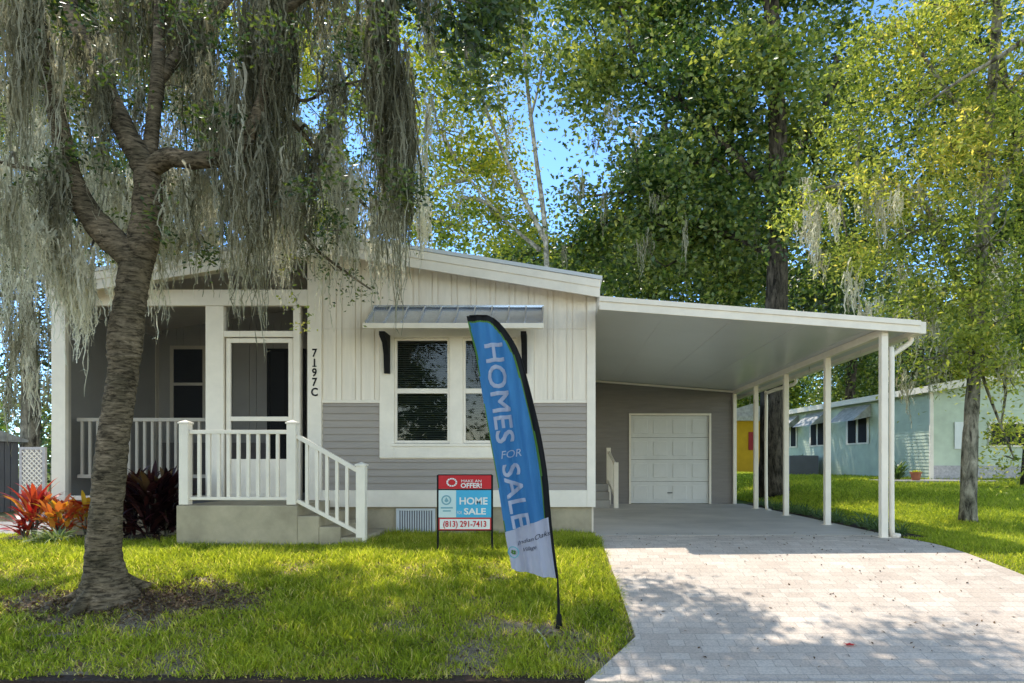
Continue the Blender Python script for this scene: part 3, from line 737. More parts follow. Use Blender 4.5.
# side steps
ss = thing('side_steps', (.9, 15.6, .63), 'small concrete side steps with white rail posts inside the carport', 'steps')
for k in range(3):
    m = MB(); m.box(XR+.01, 1.15, 15.2-.3*k if 0 else 15.0+.28*k, SY-.03, .634+(.17*k if k else 0), .634+.17*(k+1)-.002 if k else .634+.168); m.build('step', M['concrete'], ss)
for (x,yy_,h) in ((1.27,14.95,1.0),(1.2,16.2,1.35)):
    m = MB(); m.box(x-.05,x+.05,yy_-.05,yy_+.05,.636,.636+h); m.build('railing_post', M['white'], ss, bevel=.005)
m = MB(); m.bar((1.27,14.95,1.55),(1.2,16.2,1.9),.05,.05); m.bar((1.27,14.95,.85),(1.2,16.2,1.2),.05,.05)
for k in range(7):
    f = (k+1)/8; x = 1.27-.07*f; y = 14.95+1.25*f; m.box(x-.015,x+.015,y-.015,y+.015,.85+.35*f,1.55+.35*f)
m.build('rail', M['white'], ss)

# ============================================================ YARD SIGN
SYG = 8.0
def S3(px, py, dy=0): x,y,z = P(px,py,SYG); return (x,y+dy,z)
ys_ = thing('yard_sign', (PX(465.5,SYG), SYG, gz(-1,SYG)), 'red, white and blue home sale sign with a phone number on black metal legs', 'sign')
m = MB()
for px in (437.8,492): m.bar((PX(px,SYG),SYG+.004,.35),(PX(px,SYG),SYG+.004,PZ(475,SYG)),.022,.022)
for py in (475,489.6,530.3): m.bar((PX(437.8,SYG),SYG+.006,PZ(py,SYG)),(PX(492,SYG),SYG+.006,PZ(py,SYG)),.014,.014)
m.build('frame', M['black'], ys_)
def panel(name, px0, px1, py0, py1, mat, dy=0):
    m = MB(); m.box(PX(px0,SYG),PX(px1,SYG),SYG-.008+dy,SYG+.0+dy,PZ(py1,SYG),PZ(py0,SYG)); return m.build(name, mat, ys_)
panel('top_panel', 438.8,491.2,475.4,488.8, M['signred'], -.008)
panel('logo_panel', 438.8,456.2,490.2,517.2, M['signpale'], -.008)
panel('main_panel', 456.3,491.2,490.2,517.2, M['signblue'], -.008)
panel('phone_border', 438.8,491.2,517.8,530, M['signred'], -.008)
panel('phone_panel', 440,490,519,529, M['signwhite'], -.0105)
def sm_text(mb, s, px, py, hpx, wpx, dy=-.019, bold=.0):
    k = SYG/F; h = hpx*k/.72
    add_text(mb, s, h, lambda a, b: (PX(px,SYG)+a, SYG+dy, PZ(py,SYG)+b), fit=wpx*k, bold=bold)
m = MB(); sm_text(m,'HOME',473.5,504.2,7,28,bold=.003); sm_text(m,'SALE',475,514.2,6.2,22,bold=.003); sm_text(m,'FOR',459.6,514.2,3.5,5)
sm_text(m,'MAKE AN',471.5,482.3,2.8,20); sm_text(m,'OFFER!',471.5,487.6,4.6,21,bold=.002)
for ring in range(12):           # clasped-hands ring emblem
    a0 = ring/12*2*math.pi; a1 = (ring+.8)/12*2*math.pi; k = SYG/F
    m.quad(*[(PX(452,SYG)+r*k*math.cos(a)*1.25, SYG-.019, PZ(482.3,SYG)+r*k*math.sin(a)) for a, r in ((a0,3),(a0,4.4),(a1,4.4),(a1,3))])
m.build('white_lettering', M['signwhite'], ys_)
m = MB(); sm_text(m,'(813) 291-7413',465,526.6,6,43,-.022,.002); m.build('red_lettering', M['signred'], ys_)
m = MB(); k = SYG/F
for a in range(16):
    a0 = a/16*2*math.pi; a1 = (a+1)/16*2*math.pi
    m.quad(*[(PX(446.5,SYG)+r*k*math.cos(q), SYG-.019, PZ(500,SYG)+r*k*math.sin(q)) for q, r in ((a0,3.6),(a0,5),(a1,5),(a1,3.6))])
m.quad(*[(PX(446.5+dx,SYG),SYG-.019,PZ(500+dy_,SYG)) for dx,dy_ in ((-2,1),(0,-3),(2.4,1),(0,2.4))])
m.box(PX(441,SYG),PX(453,SYG),SYG-.0185,SYG-.0165,PZ(508.5,SYG),PZ(507,SYG)); m.box(PX(443,SYG),PX(451,SYG),SYG-.0185,SYG-.0165,PZ(511.5,SYG),PZ(510.2,SYG))
m.build('logo', M['signteal'], ys_)

# ============================================================ FEATHER FLAG
FY = 5.93; fk = FY/F
flag = thing('feather_flag', (PX(558.5,FY), FY, gz(0,FY)), 'tall blue feather flag reading HOMES FOR SALE leaning on the front lawn', 'flag')
rows = [((467.5,318),(470,317)),((469,325),(490,317.5)),((471,334),(503,328)),((475,350),(514,344)),((478,366),(522,362)),((485,410),(533,403)),((491,445),(541,438)),((498,485),(547,475)),((505,532),(550.5,516)),((508.5,550),(554,548)),((512,568),(558,577.5))]
def wave(px, py):
    u = (px-(470+ (py-318)*.155)); t = (py-318)/250
    return -.05+.028*math.sin(u*.27+t*2.2)*(.35+t)+.014*math.sin(u*.55+t*5)+.007*math.sin(u*.95-t*9)*t+.05*t*t*math.sin(t*3+u*.05)
def FP(px, py, dy=0): x, y, z = P(px, py, FY); return (x, y+wave(px,py)+dy, z)
Lc = catmull([np.array(r[0]) for r in rows], 14); Rc = catmull([np.array(r[1]) for r in rows], 14)
NU = 44; NT = len(Lc); cells = {'blue':MB(),'green':MB(),'white':MB(),'sleeve':MB()}
pole = [np.array(p) for p in Rc]
split = 8*14
G = [[Lc[t]+(Rc[t]-Lc[t])*u/NU for u in range(NU+1)] for t in range(NT)]
polearr = np.array([Lc[0]]+Rc)
for t in range(NT-1):
    for u in range(NU):
        q = [G[t][u],G[t+1][u],G[t+1][u+1],G[t][u+1]]; c = (q[0]+q[2])/2
        dist = np.min(np.linalg.norm(polearr-c, axis=1)); wdt = 5.2 if t < split else 2.0
        if dist < wdt: k = 'sleeve'
        elif t < split and (dist < wdt+1.6 or np.linalg.norm(c-Lc[t]) < 1.7): k = 'green'
        else: k = 'blue' if t < split else 'white'
        cells[k].quad(*[FP(*p) for p in q])
def weld(o):
    import bmesh
    bm = bmesh.new(); bm.from_mesh(o.data); bmesh.ops.remove_doubles(bm, verts=bm.verts, dist=1e-5)
    for f in bm.faces: f.smooth = True
    bm.to_mesh(o.data); bm.free()
weld(cells['blue'].build('banner', M['flagblue'], flag)); weld(cells['white'].build('banner_foot', M['flagwhite'], flag))
weld(cells['green'].build('piping', M['flaggreen'], flag)); weld(cells['sleeve'].build('sleeve', M['black'], flag))
def along(p0, p1, size):
    d = np.array(p1, float)-np.array(p0, float); L = np.linalg.norm(d); d /= L; up = np.array([d[1], -d[0]]) # to the right
    def fn(a, b):
        p = (np.array(p0)+np.array(p1))/2+d*a+up*(b-size*.36)
        return FP(p[0], p[1], -.006)
    return fn, L
m = MB(); OFS = [(-.4,-.35,0),(.4,-.35,.0006),(-.4,.4,.0012),(.4,.4,.0018)]
f1, L1 = along((494,344),(506.5,442),25); [add_text(m,'HOMES',25,(lambda a,b,e=e: (lambda q:(q[0]+e[0]*fk,q[1]-e[2],q[2]+e[1]*fk))(f1(a,b))),fit=L1,sub=2.0) for e in OFS]
f2, L2 = along((511,464),(522.5,526),24); [add_text(m,'SALE',24,(lambda a,b,e=e: (lambda q:(q[0]+e[0]*fk,q[1]-e[2],q[2]+e[1]*fk))(f2(a,b))),fit=L2,sub=2.0) for e in OFS]
add_text(m,'FOR',11,lambda a,b: FP(511.5+a+b*.1,457.5-b-a*.16,-.006),fit=20,sub=2.0)
o = m.build('lettering', M['flagtext'], flag)
import bmesh
def densify(o, n=1):
    bm = bmesh.new(); bm.from_mesh(o.data); bmesh.ops.triangulate(bm, faces=bm.faces); bm.to_mesh(o.data); bm.free()
densify(o)
m = MB(); add_text(m,'Indian',6.2,lambda a,b: FP(526+a+b*.25,542-b-a*.3,-.006),fit=15,sub=1.5)
add_text(m,'Oaks',7.6,lambda a,b: FP(542+a+b*.25,536.5-b-a*.3,-.006),fit=15,sub=1.5)
add_text(m,'Village',6.2,lambda a,b: FP(529.5+a+b*.25,549.5-b-a*.3,-.006),fit=14,sub=1.5)
m.build('foot_lettering', M['flagink'], flag)
m = MB(); g_ = MB()
for a in range(20):
    a0 = a/20*2*math.pi; a1 = (a+1)/20*2*math.pi
    m.quad(*[FP(514+r*math.cos(q),551+r*math.sin(q),-.006) for q, r in ((a0,4.6),(a0,6),(a1,6),(a1,4.6))])
    g_.quad(*[FP(514+r*math.cos(q),551+r*math.sin(q)*.8,-.006) for q, r in ((a0,.6),(a0,3.2 if a%5 else 1.6),(a1,2.6),(a1,.6))])
lo = m.build('logo', M['signteal'], flag); g_.build('logo_leaf', M['flaggreen'], lo)
m = MB(); pp = [FP(558,577.5)]+[P(558.4,600,FY),P(559,628,FY),P(559.2,634,FY)]
m.tube([FP(*p) for p in Rc[::6]]+pp[1:], [.006]*len(Rc[::6])+[.012,.013,.013], 8); m.build('pole', M['black'], flag, smooth=True)
gx, gy = PX(559,FY), FY; gzz = gz(0,FY)
m = MB(); m.lathe((gx,gy,gzz),[(0,.12),(.02,.12),(.025,.1),(.025,.0),(.02,-.05)],12); m.box(gx-.03,gx+.03,gy-.02,gy+.02,gzz+.0,gzz+.03); m.build('ground_socket', M['black'], flag)

# ============================================================ LEFT OAK
TY = 6.56
oak = thing('oak_tree', P(108,600,TY), 'ringed-bark oak draped in long Spanish moss on the front lawn', 'tree')
def TP(px, py, Y=TY): return P(px,py,Y)
tr_pts = [TP(110,612),TP(107,590),TP(104,560),TP(105,520),TP(112,450),TP(119,400),TP(123,370),TP(125,338),TP(130,305),TP(135,270),TP(143,240)]
tr_r = [.34,.23,.16,.142,.136,.132,.128,.155,.135,.14,.14]
c = catmull(tr_pts,14); rr = np.interp(np.linspace(0,1,len(c)), np.linspace(0,1,len(tr_r)), tr_r)*(1+rng.normal(size=len(c))*.025)
m = MB(); m.tube(c, list(rr), 40)
vv = np.array(m.v); ax_ = np.repeat(np.array(c),40,0); dr = vv-ax_; an = np.arctan2(dr[:,1],dr[:,0])
amp = .02*np.sin(vv[:,2]*31+2*np.sin(an*2+vv[:,2]*3))+.018*np.sin(an*3+vv[:,2]*5)+.016*np.sin(an*7+vv[:,2]*17)+.05*np.clip(1-(vv[:,2]-gz(0,TY))/.35,0,1)*np.sin(an*5+1)
m.v = [tuple(q) for q in (ax_+dr*(1+amp[:,None]*1.0))]
for q in range(9):
    a = q*.7+.2; L_ = rng.uniform(.35,.7); bx0, by0 = TP(108,600)[0], TY
    def rt(f, u): x_ = bx0+math.cos(a+u)*f; y_ = by0+math.sin(a+u)*f; return x_, y_
    p1 = rt(.12,0); p2 = rt(L_*.55,.1); p3 = rt(L_,.25)
    m.tube(catmull([(p1[0],p1[1],gz(*p1)+.16),(p2[0],p2[1],gz(*p2)+.02),(p3[0],p3[1],gz(*p3)-.05)],5), list(np.linspace(.085,.02,11)), 8, False)
def limb(pts, r0, r1, seg=12):
    c = catmull(pts,5); r = np.linspace(r0,r1,len(c))*.85*(1+rng.normal(size=len(c))*.04); m.tube(c, list(r), seg); return c
limbs = []
limbs += limb([TP(137,262),TP(112,240,6.5),TP(88,212,6.45),TP(72,180,6.4),TP(60,130,6.35),TP(46,60,6.3),TP(32,-20,6.2),TP(20,-140,6.1)], .16,.05)
limbs += limb([TP(142,245),TP(147,210),TP(146,172),TP(127,135,6.6),TP(104,86,6.7),TP(86,45,6.8),TP(68,0,6.9),TP(40,-120,7.2)], .17,.06)
limbs += limb([TP(146,180),TP(152,130,6.7),TP(158,70,6.8),TP(160,0,7),TP(170,-150,7.3)], .09,.05)
limbs += limb([TP(147,172),TP(168,158,6.5),TP(200,160,6.4),TP(236,150,6.4),TP(262,100,6.5),TP(270,20,6.6),TP(290,-120,7.0)], .11,.05)
limbs += limb([TP(157,80,6.8),TP(200,30,7.2),TP(260,-30,7.6),TP(360,-60,7.9),TP(480,-90,8.0)], .08,.04)
limbs += limb([TP(270,20,6.6),TP(330,-20,6.6),TP(380,-40,6.6),TP(430,-60,6.6)], .05,.03)
limbs += limb([TP(262,100,6.5),TP(300,130,7),TP(335,175,7.3),TP(375,215,7.6),TP(402,240,7.8)], .035,.012,6)
limbs += limb([TP(268,60,6.6),TP(300,100,7),TP(330,88,7),TP(362,80,7)], .025,.012,6)
limbs += limb([TP(236,150,6.4),TP(280,200,6.8),TP(312,245,7.1),TP(350,275,7.3),TP(372,290,7.4)], .03,.01,6)
limbs += limb([TP(88,212,6.45),TP(50,175,6.3),TP(10,165,6.2),TP(-30,150,6.1)], .03,.015,6)
m.build('trunk', M['bark'], oak, smooth=True)
# moss curtains (px centre, py top, py bottom, half width px, depth, strands, tone: backlit strands coloured paler)
cur = [(262,-40,205,34,6.6,430,.25),(382,-40,190,22,6.4,330,.15),(400,60,275,22,6.5,360,.22),(232,60,300,22,6.4,240,.42),(262,120,330,18,6.5,160,.4),
       (312,140,262,13,6.8,170,.22),(20,-60,180,34,6.0,260,.45),(55,150,290,20,6.3,170,.5),(128,-60,120,22,7.0,150,.35),(175,-60,110,26,7.2,260,.22),
       (205,-30,200,26,7.0,230,.25),(300,-60,80,26,7.3,200,.2),(335,60,150,14,7.0,90,.35),(60,220,330,14,6.35,100,.85),(76,225,372,10,6.4,85,.95),(89,250,358,8,6.45,60,1.0),(45,215,300,12,6.2,70,.8),
       (100,30,190,16,6.5,170,.35),(8,160,330,16,6.0,120,.7),(425,-40,60,16,7.6,90,.3),(292,170,262,20,6.6,110,.5),(190,165,260,18,6.5,110,.55),
       (150,150,235,14,6.9,60,.4),(345,190,300,18,7.2,80,.6),(240,225,310,30,7.2,110,.7),(180,220,290,24,7.4,80,.75),(330,-50,30,30,6.6,150,.2)]
bm_ = MB()
larr = np.array([list(q) for q in limbs])
fine = []
for i, (px,pt,pb,hw,Y,S,tn) in enumerate(cur):
    if 140 < px < 250 or 295 < px < 350: S = S*.6
    k = Y/F; x,y,z = P(px,pt,Y); Ln = (pb-pt)*k*1.05
    cl = [(x,y,z,Ln,hw*k*.72,S*.55,tn)]
    for q in range(5):
        a = rng.uniform(-1,1); cl.append((x+a*hw*k*.8, y+rng.uniform(-.25,.25), z+rng.uniform(-.25,.05)*Ln, Ln*rng.uniform(.4,.95), hw*k*.3, S*.13, min(1,tn+rng.uniform(-.12,.15))))
    moss_mesh('moss_curtain', cl, oak)
    f = larr[int(np.argmin(np.linalg.norm(larr-np.array([x,y,z]),axis=1)))]
    if np.linalg.norm(f-np.array([x,y,z])) < 2.5: bm_.tube(catmull([f,(f+np.array([x,y,z]))/2+np.array([0,0,.1]),(x,y,z-.02)],3), list(np.linspace(.022,.008,7)), 5, False)
for q in range(130):
    px = rng.uniform(-20,430); pt = rng.uniform(-60,225); Y = rng.uniform(6.7,8.6)
    if px > 310 and pt > 150: pt -= 60
    k = Y/F; x,y,z = P(px,pt,Y); tn = np.clip(.35+.55*(pt/230)+rng.normal()*.12,0,1)  # lower clumps coloured paler, in place of sunlight behind them
    fine.append((x,y,z,rng.uniform(.35,1.25),rng.uniform(.05,.17),rng.uniform(16,48),tn))
    if q%5 == 0:
        f = larr[int(np.argmin(np.linalg.norm(larr-np.array([x,y,z]),axis=1)))]
        if np.linalg.norm(f-np.array([x,y,z])) < 1.6: bm_.tube(catmull([f,(f+np.array([x,y,z]))/2+rng.normal(size=3)*.1,(x,y,z-.02)],3), list(np.linspace(.015,.005,7)), 4, False)
moss_mesh('moss', fine, oak)
# high canopy over the lawn, house front and driveway (mostly above the frame)
blobs = []
for q in range(40):
    x = rng.uniform(-9.5,-.8); y = rng.uniform(6.7,8.9); z = rng.uniform(6.3,8.3)+(.3 if y > 9 else 0)
    if y > 7.5 and (CAMZ+(z-CAMZ)) and 464-(z-1.6)*F/y > 0 and rng.random() < .5: z += 1.5
    blobs.append(((x,y,z),(.55,.55,.35)))
dblobs = [((rng.uniform(-2.2,3.0), rng.uniform(6.9,8.2), rng.uniform(8.2,9.0)),(.5,.32,.2)) for q in range(27)]
limb_far = [tuple(v) for v in larr]
crown(oak, blobs, M['oakleaf'], .10, per=22, nleaf=190, cs=.17, limb_from=limb_far, bark=M['barkgrey'], asp=.45, brad=.018, tone0=.55)
crown(oak, dblobs, M['oakleaf'], .11, per=26, nleaf=100, cs=.2, limb_from=limb_far, bark=M['barkgrey'], asp=.5, brad=.009, tone0=.55, limb_n=.15)
# leafy sprays in view
rs = [(P(rng.uniform(-10,425),rng.uniform(-10,235),rng.uniform(5.9,8.4)),(.28,.22,.26)) for q in range(64)]
crown(oak, rs, M['oakleaf'], .05, per=60, nleaf=30, cs=.1, bark=M['barkgrey'], asp=.5, brad=.008, name='leaf_spray', tone0=.6, tonev=.3, limb_n=.3)
sp = [(P(335,270,7.3),(.28,.2,.14)),(P(356,283,7.4),(.2,.15,.12)),(P(312,246,7.1),(.22,.2,.1)),(P(30,180,6.2),(.3,.3,.3)),(P(15,270,6.4),(.3,.3,.3)),(P(5,225,6.4),(.3,.3,.35)),
      (P(120,110,7.5),(.4,.3,.4)),(P(215,80,7.6),(.3,.3,.6)),(P(230,240,7.2),(.25,.2,.15)),(P(340,110,7.6),(.35,.3,.4)),(P(345,200,7.8),(.4,.3,.4)),(P(380,230,7.9),(.3,.3,.25)),(P(10,60,7),(.5,.4,.4)),(P(330,190,7.4),(.2,.2,.3))]
crown(oak, sp, M['oakleaf'], .045, per=60, nleaf=26, cs=.09, bark=M['barkgrey'], asp=.45, brad=.008, name='leaf_spray', tone0=.5, tonev=.3, limb_n=.35)
sp = [(P(297,300,7.0),(.1,.1,.25)),(P(286,262,7.0),(.15,.1,.12)),(P(302,325,7.0),(.05,.05,.08)),(P(22,95,7.2),(.3,.2,.5)),(P(210,30,7.5),(.3,.2,.3))]
crown(oak, sp, M['limeleaf'], .045, per=90, nleaf=9, cs=.07, bark=M['barkgrey'], asp=.5, brad=.006, name='bright_leaf_spray', limb_n=.3)
fine2 = []
for q in range(170):
    px = rng.uniform(-15,430); pt = rng.uniform(150,238); Y = rng.uniform(6.6,8.6); x,y,z = P(px,pt,Y)
    fine2.append((x,y,z,rng.uniform(.3,.95),rng.uniform(.04,.12),rng.uniform(10,26),np.clip(.8+rng.normal()*.15,0,1)))  # pale tone stands for sun shining through the hanging moss
moss_mesh('sunlit_tone_moss', fine2, oak)
bm_.build('twigs', M['barkgrey'], oak, smooth=True)

# ============================================================ OTHER TREES
def tree(label, base, trunk, r0, r1, blobs, leafm, lsize, bark, moss=None, group=None, name='tree', extra=None, **kw):
    t = thing(name, base, label, 'tree', group)
    c = catmull([base]+trunk, 5); rad = np.linspace(r0,r1,len(c)); rad[0] *= 1.3; rad[1] *= 1.12
    rad = rad*(1+rng.normal(size=len(c))*.03)
    m = MB(); m.tube(c, list(rad), 14)
    pts = [tuple(v) for v in c[len(c)//2:]]
    if extra:
        for e, ra, rb in extra:
            ce = catmull(e,5); m.tube(ce, list(np.linspace(ra,rb,len(ce))), 8); pts += [tuple(v) for v in ce[3:]]
    m.build('trunk', bark, t, smooth=True)
    crown(t, blobs, leafm, lsize, limb_from=pts, bark=bark, **kw)
    if moss: moss_mesh('moss', moss, t, wid=.012, wisp=.5)
    return t
def B(px, py, Y, rx, rz, ry=None): return (P(px,py,Y), (rx*Y/F, ry if ry else rx*Y/F*.8, rz*Y/F))
def mossy(n, x0, x1, y0, y1, Y0, Y1, S=26, ln=(.6,1.8), tn=.5):
    out = []
    for q in range(n):
        Y = rng.uniform(Y0,Y1); x,y,z = P(rng.uniform(x0,x1), rng.uniform(y0,y1), Y); out.append((x,y,z,rng.uniform(*ln),rng.uniform(.08,.25),S,np.clip(tn+rng.normal()*.15,0,1)))
    return out
# big dark tree behind the storage room
bs = gz(5.7,18.1)
tree('massive dark-trunked tree with dense green crown towering behind the carport', (5.7,18.1,bs-.1),
     [(5.7,18.1,4),P(777,290,18.1),P(778,140,18.1),P(772,20,18.2),P(765,-120,18.4)], .36,.16,
     [B(600,70,20,60,55),B(655,20,21,60,50),B(640,190,21,70,65),B(570,250,22,42,40),B(700,70,19,60,60),B(715,160,19,60,60),B(700,240,20,70,50),B(770,60,17.5,60,60),B(775,200,17.5,38,50),
      B(810,130,19,42,50),B(838,220,20,40,50),B(835,60,20,45,45),B(740,-40,19,90,60),B(600,-40,21,80,55),B(640,265,24,60,30),B(750,275,22,60,30),B(840,-30,19,60,50)],
     M['darkleaf'], .165, M['barkdark'], moss=mossy(22,560,850,60,250,17.5,20,20,(.5,1.5),.5),
     extra=[([P(778,200,18.1),P(730,150,18.6),P(690,110,19),P(640,80,20)],.14,.05),([P(777,180,18.1),P(810,130,18.6),P(838,80,19)],.12,.05),([P(778,260,18.1),P(730,235,19),P(660,215,20)],.1,.04)],
     per=17, nleaf=100, cs=.47, tone0=.52, tonev=.28, brad=.04, asp=.62, name='broadleaf_tree', limb_n=.3)
# yellowing tree behind the house
tree('thin pale-branched tree with yellowing leaves above the white gable', (PX(545,20),20,.5),
     [P(547,330,20),P(545,230,20),P(535,150,20),P(525,60,20),P(518,-60,20)], .10,.035,
     [B(470,60,20,50,40),B(505,30,21,38,40),B(440,130,20,40,50),B(480,170,21,50,45),B(500,220,21,48,30),B(440,220,19,40,35),B(460,-30,20,70,40),B(415,50,19,30,50),B(505,130,22,22,50),B(440,60,18,30,30),B(425,200,19,25,40)],
     M['yelleaf'], .13, M['barkpale'], moss=mossy(14,425,520,60,220,18,21,14,(.5,1.3),.6),
     extra=[([P(545,240,20),P(520,190,20),P(490,120,20),P(470,60,20)],.08,.03),([P(540,250,20),P(500,215,20),P(455,160,20)],.07,.02),([P(530,120,20),P(540,80,20),P(548,30,20)],.04,.015)],
     per=20, nleaf=75, cs=.45, tone0=.5, tonev=.28, brad=.025, asp=.6, limb_n=.35, name='broadleaf_tree')
# tree behind house left of centre
for i, (px, Y, lb) in enumerate(((330,24,'green tree seen between moss curtains above the porch gable'),(200,23,'tree behind the porch roof, hidden among the moss'),(60,22,'grey-green tree above the left end of the porch roof'))):
    tree(lb, (PX(px,Y),Y,.5), [P(px,330,Y),P(px-6,200,Y),P(px+8,60,Y),P(px,-60,Y)], .25,.1,
         [B(px+rng.uniform(-60,60), py, Y+rng.uniform(-2,2), 48, 40) for py in (-30,20,60,100,140,180,215,240)],
         M['yelleaf'] if i == 0 else M['darkleaf'], .15, M['barkgrey'], moss=mossy(14,px-60,px+60,20,240,Y-2,Y,20,(.8,2.0),.5), per=18, nleaf=75, cs=.5, tone0=.55, brad=.035, limb_n=.3, asp=.6, name='broadleaf_tree')
# left background mossy shrubs/trees beside the porch
tree('moss-covered sage green tree left of the porch', (PX(28,15),15,.55), [P(30,400,15),P(26,300,15),P(30,180,15.2),P(20,60,15.5)], .2,.08,
     [B(25,200,15,38,50),B(15,280,15,36,45),B(38,330,15.5,26,50),B(30,395,16,28,45),B(10,370,15,30,50),B(5,120,15,50,50),B(-30,300,14,40,80),B(40,430,16.5,14,20)],
     M['sageleaf'], .085, M['barkgrey'], moss=mossy(60,-15,52,60,380,13.5,15.5,30,(.5,1.6),.6), per=26, nleaf=60, cs=.28, tone0=.5, tonev=.3, brad=.03, asp=.5, name='mossy_tree')
tree('dark evergreen tree seen through the left end of the screened porch', (PX(105,16.5),16.5,.55), [P(105,420,16.5),P(110,330,16.5)], .15,.08, [B(px_,py_,17+rng.uniform(-1,1),30,32) for px_ in (75,105,135,165) for py_ in (310,360,410,455)], M['oakleaf'], .1, M['barkdark'], per=24, nleaf=80, cs=.32, brad=.02, name='evergreen_tree', tone0=.4, limb_n=.2)
# right lime tree on the lawn
RY = 10.9; rb = gz(6.54,RY)
tree('slender lawn tree with hanging lime green foliage right of the carport', (PX(968,RY),RY,rb-.05),
     [P(970,450,RY),P(972,410,RY),P(976,350,RY),P(982,250,RY),P(990,120,RY),P(1000,-20,RY)], .125,.07,
     [B(985,330,10.6,62,40),B(925,360,10.4,24,26),B(1010,380,10.8,30,26),B(930,300,10.8,52,45),B(990,240,10.4,62,50),B(910,230,11,56,48),B(960,150,10.8,70,50),B(880,190,11.4,48,34),B(1010,90,10.8,70,60),
      B(920,90,11.2,62,50),B(860,130,11.8,44,36),B(960,10,11,80,50),B(880,40,11.6,50,40),B(1040,200,10.8,50,80),B(1040,300,10.6,40,60),B(850,250,12,40,22),B(800,205,12.4,36,16),B(1000,430,11.4,18,20),B(1015,460,11.2,16,25)],
     M['limeleaf'], .085, M['barkgrey'], moss=mossy(34,800,1010,170,330,10.5,12.5,26,(.4,1.3),.75)+mossy(7,905,1010,320,370,10.5,11.2,22,(.5,1.1),.7),
     extra=[([P(978,330,RY),P(950,260,11),P(920,200,11.1),P(870,180,11.5),P(800,195,12.2)],.06,.015),([P(985,230,RY),P(1030,120,10.8),P(1080,60,10.7)],.07,.03),([P(1060,10,10),P(1010,50,10.3),P(960,80,10.5),P(925,105,10.7)],.05,.012),([P(988,150,RY),P(940,80,11),P(900,20,11.4)],.05,.02)],
     per=38, nleaf=92, cs=.25, tone0=.42, tonev=.22, brad=.014, asp=.42, droop=.5, name='lawn_tree', limb_n=.35)
tree('darker tree standing behind the lime green lawn tree', (12.9,18.5,1.0), [P(1034,300,18.5),P(1020,180,18.5),P(1000,60,18.5)], .25,.12,
     [B(880,250,19,40,40),B(930,180,19,50,50),B(990,240,19,50,45),B(1000,120,19,60,60),B(920,90,19,50,50),B(1050,200,18,50,60),B(870,160,20,40,40),B(960,310,20,40,26),B(1020,320,18,36,24),B(960,30,19,60,40),B(1080,100,18,60,60)],
     M['darkleaf'], .15, M['barkdark'], per=16, nleaf=80, cs=.45, tone0=.5, tonev=.26, brad=.04, asp=.6, name='broadleaf_tree', limb_n=.3, moss=mossy(10,880,1010,120,300,17.5,19,18,(.5,1.4),.5))
tree('wide shaded tree filling the gap behind the dark-trunked giant', (PX(650,27),27,.9), [P(650,380,27),P(655,250,27),P(665,120,27)], .3,.12,
     [B(590,280,27,36,30),B(630,230,27,40,36),B(680,180,27,40,40),B(690,260,27,45,36),B(740,220,27,40,36),B(640,150,28,34,34),B(760,150,28,34,36),B(820,280,27,40,30),B(800,200,28,34,34),B(700,100,28,34,36)],
     M['oakleaf'], .22, M['barkdark'], per=10, nleaf=80, cs=.65, tone0=.4, tonev=.25, brad=.05, asp=.65, name='broadleaf_tree', limb_n=.2)
# trees behind the neighbour and filling the distance
k = 0
far = [(700,30,'darkleaf',150,'dark leafy tree behind the carport roof',[(690,250),(720,290),(660,280),(640,250),(740,240)]),
       (850,34,'darkleaf',150,'shadowy tree behind the mint house roof',[(830,300),(860,330),(880,370),(840,370),(800,330),(790,290),(850,260)]),
       (900,40,'sageleaf',150,'pale grey-green tree beyond the mint house',[(890,330),(920,360),(880,385),(940,330),(910,300)]),
       (990,42,'yelleaf',150,'light green tree beyond the right lawn',[(980,330),(1010,360),(960,370),(1030,320),(1000,290),(940,380)]),
       (760,46,'yelleaf',150,'sunlit tree far beyond the yellow house',[(745,330),(770,360),(750,390),(790,380),(730,380)]),
       (560,32,'darkleaf',150,'deep green tree directly behind the white gable corner',[(560,270),(530,250),(590,260),(500,262),(615,250)])]
for (px,Y,mt,_,lb,bl) in far:
    tree(lb, (PX(px,Y),Y,.8), [P(px,400,Y),P(px+5,330,Y),P(px,250,Y)], .3,.14, [B(a,b,Y+rng.uniform(-2,2),34,30) for a,b in bl], M[mt], .2, M['barkdark'],
         moss=mossy(12,min(a for a,b in bl)-20,max(a for a,b in bl)+20,min(b for a,b in bl)-20,max(b for a,b in bl),Y-2,Y-1,16,(1,2.6),.5), per=15, nleaf=90, cs=.7, tone0=.45, brad=.04, limb_n=.3, asp=.6, name='broadleaf_tree')
for px_, Yb, mt in ((-9,-24,'darkleaf'),(-2.5,-27,'yelleaf'),(5,-23,'darkleaf')):
    t = thing('street_tree', (px_,Yb,0), {-9:'dark leafy tree across the street, seen only in the window reflection at left',-2.5:'pale leafy tree across the street mirrored in the window glass',5:'dark tree across the street right of the driveway, behind the viewer'}[px_], 'tree')
    m = MB(); m.tube(catmull([(px_,Yb,-.1),(px_+.2,Yb,4),(px_,Yb,8)],4), list(np.linspace(.3,.12,9)), 8); m.build('trunk', M['barkgrey'], t, smooth=True)
    crown(t, [((px_+rng.uniform(-2,2),Yb+rng.uniform(-2,2),z),(1.8,1.6,1.4)) for z in (2.6,4,5.2,6.4,7.6,9)], M[mt], .3, per=8, nleaf=60, cs=.7, bark=M['barkgrey'], brad=.05, asp=.6)
